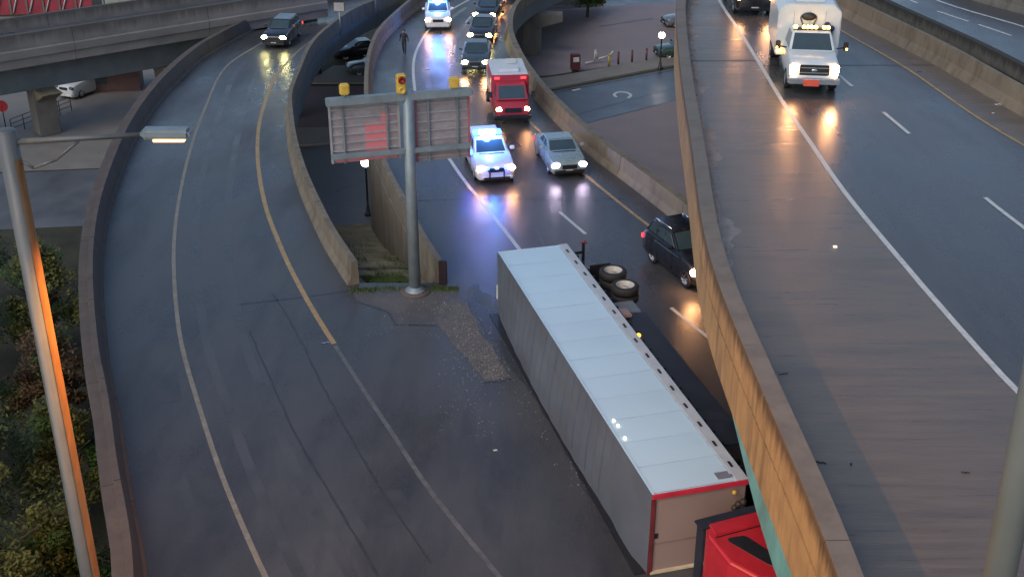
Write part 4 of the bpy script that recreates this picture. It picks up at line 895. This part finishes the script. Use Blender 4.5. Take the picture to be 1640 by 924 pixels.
tpoly('cab_shoulder', P_red, [(.05, .3), (.5, .22), (.52, 2.5), (.05, 2.5)], 2.4, 2.47, .02)
tb('cab_seam', M['black'], [((.56, 1.35, 2.425), (.035, 2.3, .02))], .004)
tpoly('bonnet', P_red, [(2.75, 1.3), (3.6, 1.45), (4.3, 1.75), (4.45, 2.6), (2.75, 2.6)], .3, 2.2, .12)
tpoly('side_window', M['black'], [(.72, 1.45), (.72, 2.35), (1.6, 2.35), (1.5, 1.9), (1.3, 1.6)], 2.4, 2.435, .01)
tpoly('sleeper_window', M['black'], [(.68, .5), (.74, .42), (.86, .42), (1.95, .84), (2.15, 1.0), (2.2, 1.25), (2.1, 1.35), (.86, .98), (.74, .9)], 2.4, 2.435, .02)
tb('windscreen', M['glass'], [((2.55, .75, 1.25), (.1, .85, 2.0))], .02)
tb('side_extender', mat('extender_black', (.018, .022, .035), .5), [((-.14, 1.35, 2.33), (.42, 2.5, .07)), ((-.14, 1.35, .2), (.42, 2.4, .07)), ((-.12, .2, 1.25), (.38, .07, 2.1))], .02)
tb('chassis', M['black'], [((.9, 2.95, 1.25), (6.4, .3, .9)), ((-.6, 2.8, 1.25), (1.4, .2, 1.6))], .02)
tb('bumper', P_red, [((4.45, 3.0, 1.25), (.3, .5, 2.3))], .06)
tb('fuel_tank', M['chrome'], [((1.3, 3.0, 2.2), (1.4, .55, .5))], .15)
tb('headlight', M['glass'], [((4.35, 2.3, 2.05), (.15, .3, .3))], .04); tb('headlight', M['glass'], [((4.35, 2.3, .45), (.15, .3, .3))], .04)
tb('mirror', M['black'], [((2.75, 1.3, 2.62), (.15, .45, .3))], .04)
for x in (3.6, -.4, -1.6 + .05):
    for z, up in ((2.25, 1), (.25, -1)):
        r = .51; c = TR @ Vector((x, 3.15, z)); a = Vector((0, 0, up)); o_ = .14
        t = MB(); t.lathe(c, a, [(-o_, r * .6), (-o_, r * .92), (-o_ * .7, r), (o_ * .7, r), (o_, r * .92), (o_, r * .66), (o_ * .6, r * .6)], 26); w_ = t.build('wheel', M['rubber'], semi)
        q = MB(); q.lathe(c, a, [(o_ * 1.02, r * .66), (o_ * .3, r * .5), (o_ * .3, r * .26), (o_ * .8, .001)], 24); q.build('rim', M['rim'], w_, fix=False)

# ------------------------------------------------------------------ overhead sign, seen from behind
sp0 = atr(665, 467); sg = empty('overhead_sign', (sp0.x, sp0.y, 0), R(15), 'tall steel sign pole carrying two sign cabinets seen from behind with red glow', 'sign')
b = MB(); b.tube((0, 0, .25), (0, 0, 8.35), .235, .2, 20); b.build('pole', M['galv'], sg)
b = MB(); b.lathe((0, 0, .0), (0, 0, 1), [(0, .001), (0, .62), (.05, .6), (.06, .001)], 20); b.build('footing', M['brown_conc'], sg)
b = MB(); b.lathe((0, 0, .055), (0, 0, 1), [(0, .001), (0, .4), (.05, .4), (.07, .28), (.18, .25), (.2, .001)], 18); b.build('base_plate', M['galv'], sg)
b = MB(); b.box((-.3, -.02, 8.08), (5.5, .3, .3)); b.build('top_beam', M['galv'], sg, .03)
b = MB(); b.box((-.3, -.02, 5.95), (5.3, .2, .2)); b.build('lower_beam', M['galv'], sg, .03)
def cabinet(x0, x1, z0, z1, lit):
    xc, ww, zc, hh = (x0 + x1) / 2, x1 - x0, (z0 + z1) / 2, z1 - z0
    b = MB(); b.box((xc, .28, zc), (ww, .1, hh)); p_ = b.build('sign_panel', M['sign_back'], sg, .01)
    nr = 7
    for k in range(nr):
        b = MB(); b.box((xc, .2, z0 + hh * (k + .5) / nr), (ww - .05, .05, .06)); b.build('rib', M['sign_rib'], p_)
    for x in (x0 + .04, x1 - .04):
        b = MB(); b.box((x, .2, zc), (.08, .12, hh)); b.build('frame_post', M['sign_rib'] if lit else M['red_frame'], p_, .01)
    for x in (x0 + .5, x1 - .5):
        b = MB(); b.box((x, .14, zc), (.06, .08, hh)); b.build('stiffener', M['galv'], p_)
    return p_
pl = cabinet(-2.95, -.3, 5.62, 7.85, True); pr_ = cabinet(.28, 2.4, 5.4, 7.85, False)
for (x, z, ww, hh) in ((-1.2, 6.4, .85, 1.4), (-.85, 7.3, .28, .35)):  # dim red emissive plates set on the back of the left cabinet
    b = MB(); b.box((x, .222, z), (ww, .012, hh)); b.build('red_glow_panel', M['red_glow'], pl)
b = MB(); b.box((-1.6, .215, 5.7), (2.3, .012, .08)); b.build('red_glow_lower_edge', M['red_glow'], pl)
for (x, zz, two) in ((-2.35, 8.5, False), (-.25, 8.45, True), (1.75, 8.45, False)):
    b = MB(); b.tube((x, -.1, 8.2), (x, -.1, zz - .1), .04, n=8); b.build('beacon_post', M['galv'], sg)
    b = MB(); b.box((x, -.1, zz + (.15 if two else .05)), (.36, .26, .75 if two else .42)); bb = b.build('beacon', M['amber_lens'], sg, .05, 3)
    if two:
        for k, mm in ((.33, 'red_beacon'), (-.05, 'amber_lens')):
            b = MB(); b.lathe((x, -.235, zz + k), (0, -1, 0), [(0, .13), (.1, .14), (.1, .1), (.03, .001)], 14); b.build('lens', M[mm], bb, fix=False)

# ------------------------------------------------------------------ street lamps at ground level
def lamp(u, v, vt, label):
    p = at(u, v, GZ); h = 3.35 if u < 800 else 2.85
    e = empty('street_lamp', p, 0, label, 'street lamp')
    b = MB(); b.lathe((0, 0, 0), (0, 0, 1), [(0, .001), (0, .24), (.12, .24), (.2, .14), (.6, .1), (.65, .07), (h - .3, .05), (h - .28, .1), (h - .18, .12), (h - .17, .001)], 14); b.build('post', M['black'], e)
    b = MB(); b.ball((0, 0, h), .27, 18, 12); b.build('globe', M['globe'], e, fix=False)
    b = MB(); b.lathe((0, 0, h + .25), (0, 0, 1), [(0, .1), (.05, .06), (.12, .001)], 12); b.build('finial', M['black'], e)
lamp(590, 345, 260, 'lit globe street lamp in the slot below the sign')
lamp(1057, 111, 60, 'lit globe street lamp at the plaza kerb')

# ------------------------------------------------------------------ tall light poles
e = empty('light_pole', (-8.1, 18.6, GZ), 0, 'tall grey light pole with amber lit edge on the left of the picture', 'light pole')
PT = 15.15 - GZ
b = MB(); b.tube((0, 0, 0), (0, 0, PT), .185, .165, 20); b.ball((0, 0, PT), .165, 16, 6, (1, 1, .3)); b.build('pole', M['pole'], e)
b = MB(); vs = []  # strip whose orange colour carries the lamplight on the pole's right side
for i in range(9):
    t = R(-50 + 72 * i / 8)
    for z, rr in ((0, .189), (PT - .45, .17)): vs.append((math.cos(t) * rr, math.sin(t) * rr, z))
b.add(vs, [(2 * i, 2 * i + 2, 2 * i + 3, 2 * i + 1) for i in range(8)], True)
tag(b.build('lamplit_strip', mat('lamplight_orange', (.3, .135, .05), .7, var=.35, scale=5, stretch=(1, 1, .25), stain=(.2, .15, .09), stain_amt=.6, stain_scale=(3, 3, .6)), e, fix=False), 'amber lamplight painted as a strip down the right side of the pole')
b = MB(); b.tube((.1, 0, PT - .18), (2.2, .2, PT - .12), .05, .04, 12); b.build('arm', M['pole'], e)
b = MB(); pts = [Vector((.15, 0, PT - .5)), Vector((.35, 0, PT - .62)), Vector((.7, .05, PT - .5)), Vector((1.1, .1, PT - .2))]
for p, q in zip(pts, pts[1:]): b.tube(p, q, .025, n=8)
b.build('arm_brace', M['pole'], e)
b = MB(); b.box((2.5, .22, PT - .1), (.8, .3, .16)); hd_ = b.build('lamp_head', M['galv'], e, .05)
b = MB(); b.box((2.55, .22, PT - .2), (.5, .22, .04)); b.build('lens', M['sodium'], hd_)
ll = bpy.data.lights.new('sodium_lamp', 'SPOT'); ll.energy = 3300; ll.color = (1, .43, .09); ll.spot_size = R(150); ll.spot_blend = .5; ll.shadow_soft_size = .15
lo = bpy.data.objects.new('sodium_lamp_light', ll); COL.objects.link(lo); lo.parent = hd_; lo.location = (2.55, .1, PT - .3); lo.rotation_euler = (0, R(-18), 0)
p0 = Vector((6.25, 12.3, ZD + .9))
e = empty('light_pole', p0, 0, 'pale grey light pole leaning at the lower right edge of the picture', 'light pole')
b = MB(); b.tube((0, 0, .05), (-.25, 0, 14), .2, .19, 20); b.build('pole', mat('pale_pole_paint', (.2, .215, .2), .5, var=.08, scale=1.5), e)
b = MB(); b.box((0, 0, .03), (.5, .5, .06)); b.build('base_plate', M['galv'], e)

# ------------------------------------------------------------------ concrete overpass, upper left
Zt = 1.3
F0, F1 = at(0, 60, Zt), at(410, -2, Zt); G0, G1 = at(0, 32, Zt), at(150, 22, Zt)
dv = (F1 - F0).normalized(); A0 = F0 - dv * 45; A1 = F1 + dv * 6
nv = Vector((-dv.y, dv.x, 0)); WD = abs((G0 - F0).dot(nv)) + .2
ov = empty('overpass', (A0.x, A0.y, 0), math.atan2(dv.y, dv.x), 'grey concrete overpass with ledged fascia crossing behind the left ramp', 'bridge')
LN = (A1 - A0).length
b = MB(); b.box((LN / 2, WD / 2, .18), (LN, WD, .36)); b.build('deck', M['street'], ov)
nseg = int(LN / 9)
for k in range(nseg):
    x = LN * (k + .5) / nseg; ln = LN / nseg - .03
    b = MB()
    pf = [(0, -.95), (0, -.35), (-.12, -.3), (-.12, .2), (-.02, .28), (-.02, 1.3), (.3, 1.3), (.34, .37), (.5, .35), (.5, -.95)]
    b.add([(x - ln / 2, y, z) for y, z in pf] + [(x + ln / 2, y, z) for y, z in pf], [tuple(range(10)), tuple(range(10, 20))[::-1]] + [(i, (i + 1) % 10, 10 + (i + 1) % 10, 10 + i) for i in range(10)])
    b.build('parapet_segment', M['over_conc'], ov)
    b = MB(); b.box((x, WD - .15, .83), (ln, .3, .94)); b.build('parapet_segment', M['over_conc'], ov)
b = MB(); b.box((LN / 2, WD / 2 + .6, -1.9), (LN, WD - 2.2, 2.3)); b.build('girder', M['fascia'], ov, .03)
for k, (uu, vv) in enumerate(((70, 150), (238, 95))):
    pp = at(uu, vv, -3.5); lx = (pp - A0).dot(dv)
    b = MB(); b.box((lx, WD / 2, -4.8), (1.5, 1.6, 3.4)); b.build('column', M['conc_grey'], ov, .05)
    b = MB(); y0_, y1_ = -.2, WD - .4; b.hexa([(lx - .7, 1.6, -3.9), (lx + .7, 1.6, -3.9), (lx + .7, WD - 2, -3.9), (lx - .7, WD - 2, -3.9)], [(lx - .7, y0_, -3.06), (lx + .7, y0_, -3.06), (lx + .7, y1_, -3.06), (lx - .7, y1_, -3.06)]); b.build('pier_cap', M['conc'], ov, .03)
flat('overpass_street', [(-75, 70), (-24, 76), (-22, 90), (-16, 118), (-75, 118)], GZ + .011, M['walk'], 'tan paved ground under the overpass')
flat('overpass_street', [(-75, 60), (-24, 66), (-23, 76), (-75, 69)], GZ + .013, M['street_dark'], 'dark roadway in front of the overpass')
# far light pole on the overpass and one beyond the ramp
def smallpole(u0, v0, u1, v1, z, label, r=.13, ext=2):
    p = at(u0, v0, z); 
    h = 0
    for i in range(400):
        hh = i * .05; q = p + Vector((0, 0, hh)); dz = q.z - CAMZ; cu = sp * q.y + cp * dz; t = cp * q.y - sp * dz
        if 462 - FPX * cu / t < v1: h = hh; break
    e = empty('light_pole', p, 0, label, 'light pole'); b = MB(); b.tube((0, 0, 0), (0, 0, h + ext), r, r * .7, 12); b.build('pole', M['pole'], e)
    b = MB(); b.lathe((0, 0, 0), (0, 0, 1), [(0, .001), (0, r * 2), (.3, r * 2), (.35, r)], 12); b.build('base', M['conc_grey'], e)
smallpole(183, 122, 165, 0, GZ, 'slender light pole standing in front of the concrete overpass', .14, 3)
smallpole(415, 36, 411, 0, -1.0, 'thin light pole at the top beyond the dark ramp suv', .1, 3)
# kiosk with red canopy
pk = at(150, 150, GZ); e = empty('kiosk', (pk.x, pk.y, GZ), .15, 'low kiosk with red canopy below the overpass', 'kiosk')
b = MB(); b.box((1.5, 1.2, 1.1), (4.2, 2.0, 2.2)); b.build('walls', mat('kiosk_brown', (.12, .07, .07), .7), e, .03)
b = MB(); b.box((1.0, .6, 2.35), (5.2, 3.2, .3)); b.build('canopy', mat('canopy_red', (.28, .035, .04), .5), e, .03)
b = MB(); b.box((.4, .19, 1.2), (1.4, .03, 1.1)); b.build('window', M['glass'], e)
# red round sign and railing at far left
pr0 = at(10, 208, GZ); e = empty('round_sign', pr0, 0, 'round red sign on a thin post at the far left edge', 'sign')
b = MB(); b.tube((0, 0, 0), (0, 0, 1.7), .04, n=8); b.build('post', M['black'], e)
b = MB(); b.tube((0, -.03, 1.75), (0, .03, 1.75), .42, n=18); b.build('disc', mat('red_sign_face', (.5, .015, .03), .5), e)
pa, pb = at(20, 215, GZ), at(115, 178, GZ); dd = pb - pa; e = empty('railing', pa, math.atan2(dd.y, dd.x), 'thin dark railing below the left end of the overpass', 'railing')
for k in range(6):
    b = MB(); b.tube((dd.length * k / 5, 0, 0), (dd.length * k / 5, 0, 1.1), .035, n=6); b.build('post', M['black'], e)
for z in (.4, .75, 1.08):
    b = MB(); b.tube((0, 0, z), (dd.length, 0, z), .025, n=6); b.build('rail', M['black'], e)
# far hoarding: red panels with white diagonal braces
ph0, ph1 = at(-60, 26, GZ), at(150, 20, GZ); dd = ph1 - ph0
e = empty('hoarding', ph0, math.atan2(dd.y, dd.x), 'red hoarding with white diagonal braces beyond the overpass', 'fence')
redh = mat('hoarding_red', (.28, .03, .05), .6, var=.25, scale=1)
N_ = 8
for k in range(N_):
    ww = dd.length / N_; b = MB(); b.box((ww * (k + .5), 0, 1.6), (ww - .04, .08, 3.2)); pn = b.build('panel', redh, e)
    b = MB(); b.tube((ww * k + .2, -.12, .2), (ww * k + ww * .8, -.12, 3.1), .08, n=6); b.build('brace', M['white_paint'], pn)
    b = MB(); b.box((ww * k, -.05, 1.7), (.16, .16, 3.4)); b.build('post', M['conc_grey'], e)
b = MB(); b.box((dd.length + 3, 0, 1.6), (3.6, .3, 3.6)); b.build('pale_panel', mat('pale_panel', (.28, .3, .24), .6), e)
for k in range(4):
    b = MB(); b.tube((dd.length + 7 + k * 1.5, -.1, .2), (dd.length + 8 + k * 1.5, -.1, 3.1), .08, n=6); b.build('brace', M['white_paint'], e)

# buildings / walls beyond the plaza
pw0, pw1 = at(845, 28, GZ), at(985, -6, GZ)
# ------------------------------------------------------------------ street level odds
p = at(921, 116, GZ); e = empty('news_box', p + Vector((0, 0, .13)), .2, 'dark red street box standing on the pavement by the plaza', 'street box')
b = MB(); b.box((0, 0, .75), (.75, .6, 1.3)); b.build('cabinet', mat('box_red', (.09, .02, .028), .5), e, .05)
b = MB(); b.box((0, -.31, 1.0), (.5, .02, .4)); b.build('window', M['white_paint'], e); b = MB(); b.box((0, 0, .06), (.5, .4, .12)); b.build('foot', M['black'], e)
p = at(953, 103, GZ); e = empty('bicycle_rack', p + Vector((0, 0, .13)), .25, 'pale bent metal stand on the pavement beside the street box', 'rack')
pts = [(-.9, 0), (-.1, .1), (0, 1.1), (.2, .3), (1.3, .5), (1.6, .9)]
b = MB()
for a, c in zip(pts, pts[1:]): b.tube((a[0], 0, a[1]), (c[0], 0, c[1]), .08, n=8)
b.tube((-.1, 0, 0), (-.1, 0, .2), .06, n=8); b.tube((1.2, 0, 0), (1.2, 0, .5), .06, n=8); b.build('frame', mat('pale_metal', (.45, .44, .42), .5), e)
for k, u in enumerate((975, 990, 1012, 1035)):
    p = at(u, 108 - k * 3, GZ); e = empty('bollard', p + Vector((0, 0, .1)), 0, ['yellow post nearest the bent metal stand', 'first dark bollard right of the yellow post', 'middle dark bollard on the plaza edge', 'dark bollard nearest the plaza street lamp'][k], 'bollard', 'bollards on the plaza edge')
    mm = mat('bollard_paint', (.35, .28, .05) if k == 0 else (.09, .03, .035), .5)
    b = MB(); b.tube((0, 0, 0), (0, 0, .95), .09, n=10); b.build('post', mm, e); b = MB(); b.ball((0, 0, .98), .1, 10, 6); b.build('cap', mm, e, fix=False)
for k, (u, v) in enumerate(((502, 118), (513, 121))):
    p = at(u, v, GZ); e = empty('bollard', p + Vector((0, 0, .1)), 0, ['taller dark bollard at the edge of the slot paving', 'shorter dark bollard at the edge of the slot paving'][k], 'bollard', 'bollards in the slot')
    b = MB(); b.tube((0, 0, 0), (0, 0, 1.5 - .5 * k), .12, n=10); b.build('post', M['black'], e)
# overhead gantry tip seen at the top of the ramp divide
p = atr(638, 30); e = empty('road_sign', (rampR(97) + .9, 97, zr(97)), 0, 'small pale sign on a post between the two roads at the top', 'sign')
b = MB(); b.tube((0, 0, 0), (0, 0, 3.0), .07, n=10); b.build('post', M['galv'], e); b = MB(); b.box((0, -.08, 2.8), (1.0, .06, .9)); b.build('plate', M['sign_rib'], e, .03)
e = empty('road_sign', (rampR(89) + .8, 89, zr(89)), 0, 'pale marker sign on the inner bend of the left ramp', 'sign')
b = MB(); b.tube((0, 0, 0), (0, 0, 2.2), .06, n=10); b.build('post', M['galv'], e); b = MB(); b.box((0, -.08, 2.1), (.8, .06, .7)); b.build('plate', M['sign_rib'], e, .03)

# ------------------------------------------------------------------ person on the shoulder
def person():
    p = atr(648, 88); e = empty('person', p, R(-100), 'person in dark clothes walking on the highway shoulder', 'person')
    b = bmesh.new()
    J = {'pel': (0, 0, .95, .15), 'ch': (.02, 0, 1.28, .17), 'nk': (.03, 0, 1.48, .065), 'hd': (.06, 0, 1.62, .095), 'ht': (.05, 0, 1.72, .08),
         'ls': (.02, .2, 1.40, .07), 'le': (-.06, .27, 1.13, .05), 'lw': (.03, .29, .9, .035), 'rs': (.02, -.2, 1.40, .07), 're': (.0, -.27, 1.13, .05), 'rw': (.14, -.27, .93, .035),
         'lh': (.0, .1, .9, .1), 'lk': (.14, .1, .5, .07), 'la': (.1, .1, .1, .05), 'lt': (.26, .1, .05, .045), 'rh': (0, -.1, .9, .1), 'rk': (-.02, -.1, .5, .07), 'ra': (-.22, -.1, .13, .05), 'rt': (-.08, -.1, .05, .045)}
    ks = list(J); V = {k: b.verts.new(J[k][:3]) for k in ks}
    for a, c in (('pel', 'ch'), ('ch', 'nk'), ('nk', 'hd'), ('hd', 'ht'), ('ch', 'ls'), ('ls', 'le'), ('le', 'lw'), ('ch', 'rs'), ('rs', 're'), ('re', 'rw'), ('pel', 'lh'), ('lh', 'lk'), ('lk', 'la'), ('la', 'lt'), ('pel', 'rh'), ('rh', 'rk'), ('rk', 'ra'), ('ra', 'rt')):
        b.edges.new((V[a], V[c]))
    me = bpy.data.meshes.new('body'); b.to_mesh(me); b.free()
    o = bpy.data.objects.new('body', me); COL.objects.link(o)
    md = o.modifiers.new('s', 'SKIN'); md.use_smooth_shade = True; o.modifiers.new('d', 'SUBSURF').levels = 1
    for i, k in enumerate(ks):
        me.skin_vertices[0].data[i].radius = (J[k][3],) * 2
    me.skin_vertices[0].data[0].use_root = True
    dg = bpy.context.evaluated_depsgraph_get(); dg.update(); m2 = bpy.data.meshes.new_from_object(o.evaluated_get(dg)); bpy.data.objects.remove(o)
    o = bpy.data.objects.new('body', m2); COL.objects.link(o); o.parent = e; m2.materials.clear(); m2.materials.append(mat('dark_clothing', (.02, .022, .035), .8, var=.3, scale=5))
    m2.materials.append(mat('skin', (.35, .2, .14), .6))
    for pl_ in m2.polygons:
        if 1.53 < pl_.center.z and pl_.center.x > .06: pl_.material_index = 1
    h = MB(); h.ball((.02, 0, 1.69), .1, 12, 8, (1, 1, .8)); h.build('hair', mat('dark_hair', (.02, .015, .01), .7), e, fix=False)
    for s, (x, z) in ((1, (.03, .9)), (-1, (.14, .93))):
        h = MB(); yy = s * .285; h.ball((x, yy, z - .07), 1, 8, 6, (.04, .022, .05))
        for k in range(4): h.tube((x - .03 + k * .02, yy, z - .1), (x - .02 + k * .02, yy - s * .01, z - .17 - (.012 if k in (1, 2) else 0)), .01, .007, 6)
        h.tube((x + .035, yy, z - .06), (x + .06, yy, z - .11), .011, .008, 6); h.build('hand', bpy.data.materials['skin'], e, fix=False)
person()

# ------------------------------------------------------------------ trees and bushes
leafm = []
for nm, c in (('leaf_green', (.06, .105, .015)), ('leaf_olive', (.1, .1, .015)), ('leaf_dark', (.03, .055, .015)), ('leaf_russet', (.1, .055, .02))):
    leafm.append(mat(nm, c, .65, var=.45, scale=.9, world=True))
bark = mat('bark', (.06, .045, .03), .9, var=.3, scale=4, bump=.5)
def tree(x, y, z, h, r, nleaf, mi, label, seed, name='tree', ls=.14):
    g_ = random.Random(seed); e = empty(name, (x, y, z), 0, label, 'tree')
    b = MB(); b.tube((0, 0, 0), (.1, .05, h * .35), .16, .12, 8, False); b.tube((.1, .05, h * .35), (.15, .0, h * .75), .12, .05, 8, False)
    tips = []
    for k in range(9):
        a = k * 2.4 + g_.random(); z0 = h * (.3 + .4 * k / 9); rr = r * g_.uniform(.55, .9); t = Vector((math.cos(a) * rr, math.sin(a) * rr, min(h * .95, z0 + h * g_.uniform(.1, .3)))); tips.append(t)
        b.tube((.12, .03, z0), t, .06, .02, 6, False)
    b.build('trunk', bark, e, fix=False)
    cl = []
    for k in range(46):
        a = g_.uniform(0, 6.283); u = g_.random() ** .5; zz = g_.uniform(.3, 1.0); pr = math.sin(min(1, (1.08 - zz) * 1.45) * math.pi / 2) * r
        cl.append((Vector((math.cos(a) * pr * u, math.sin(a) * pr * u, zz * h)), g_.uniform(.22, .52) * r * .7))
    for ci, part in enumerate((cl[:30], cl[30:])):
        vs, fs = [], []
        for i in range(int(nleaf * (.7 if ci == 0 else .3))):
            c, cr = g_.choice(part); d = Vector((g_.gauss(0, 1), g_.gauss(0, 1), g_.gauss(0, .8))).normalized() * cr * g_.random() ** .4
            p = c + d; u = Vector((g_.uniform(-1, 1), g_.uniform(-1, 1), g_.uniform(-.5, .5))).normalized(); v_ = u.cross(Vector((g_.uniform(-.5, .5), g_.uniform(-.5, .5), 1))).normalized()
            s_ = ls * g_.uniform(.6, 1.2); o_ = len(vs); vs += [p - u * s_, p + v_ * s_ * .45, p + u * s_, p - v_ * s_ * .45]; fs.append((o_, o_ + 1, o_ + 2, o_ + 3))
        b = MB(); b.add(vs, fs); b.build('crown', leafm[(mi, (mi + 1) % 2)[ci]], e, fix=False)
TREES = [(-13.2, 25.5, GZ, 5.6, 2.3, 0, 'bright green tree at the bottom left behind the light pole'), (-16.3, 29.0, GZ, 6.4, 2.6, 1, 'olive tree left of the pole near the bottom of the picture'),
         (-14.9, 31.8, GZ, 4.6, 1.7, 0, 'small green tree between the light pole and the ramp wall'), (-18.9, 34.5, GZ, 6.8, 2.9, 2, 'dark tree on the left edge at mid height'),
         (-16.6, 37.5, GZ, 4.9, 1.8, 1, 'yellow green shrub tree beside the ramp barrier'), (-21.8, 40.5, GZ, 6.0, 2.6, 0, 'green tree at the left edge below the overpass'),
         (-18.9, 43.5, GZ, 4.6, 2.0, 3, 'russet tree highest behind the light pole'), (-13.4, 21.2, GZ, 5.0, 2.0, 2, 'dark tree in the bottom left corner'), (-24.6, 47.0, GZ, 5.8, 2.5, 0, 'dark round tree far left above the russet tree'),
         (-21.5, 50.0, GZ, 5.6, 2.2, 1, 'olive tree furthest back beside the light pole'), (-26.5, 53.0, GZ, 6.2, 2.6, 2, 'dark tree on the left edge nearest the overpass'), (-15.6, 27.2, GZ, 5.2, 2.0, 0, 'bright bushy tree tucked behind the light pole near the bottom')]
for i, (x, y, z, h, r, mi, lb) in enumerate(TREES): tree(x, y, z, h, r, 9500, mi, lb, 11 + i, ls=.105)
pt_ = at(960, 40, GZ); tree(pt_.x - 1, pt_.y + 3, GZ, 4.5, 1.6, 1500, 0, 'small green tree at the back of the plaza', 77, ls=.25)
pt_ = at(880, 30, GZ)
e = empty('plaza_building', (pt_.x + 1, pt_.y + 5, GZ), .1, 'low dark building behind the plaza under the far bend', 'building')
b = MB(); b.box((-1, 3, 2.2), (11, 5, 4.4)); b.build('wall', mat('dark_building', (.05, .06, .065), .8, var=.2, scale=1), e)
for k in range(5):
    b = MB(); b.box((-5.2 + k * 2.1, .48, 1.8), (1.4, .06, 1.6)); wn = b.build('window', M['glass'], e)
    b = MB(); b.box((-5.2 + k * 2.1, .44, .95), (1.6, .12, .1)); b.build('sill', M['conc_grey'], wn)
b = MB(); b.box((-1, 3, 4.48), (11.3, 5.3, .16)); b.build('roof', M['conc_grey'], e)
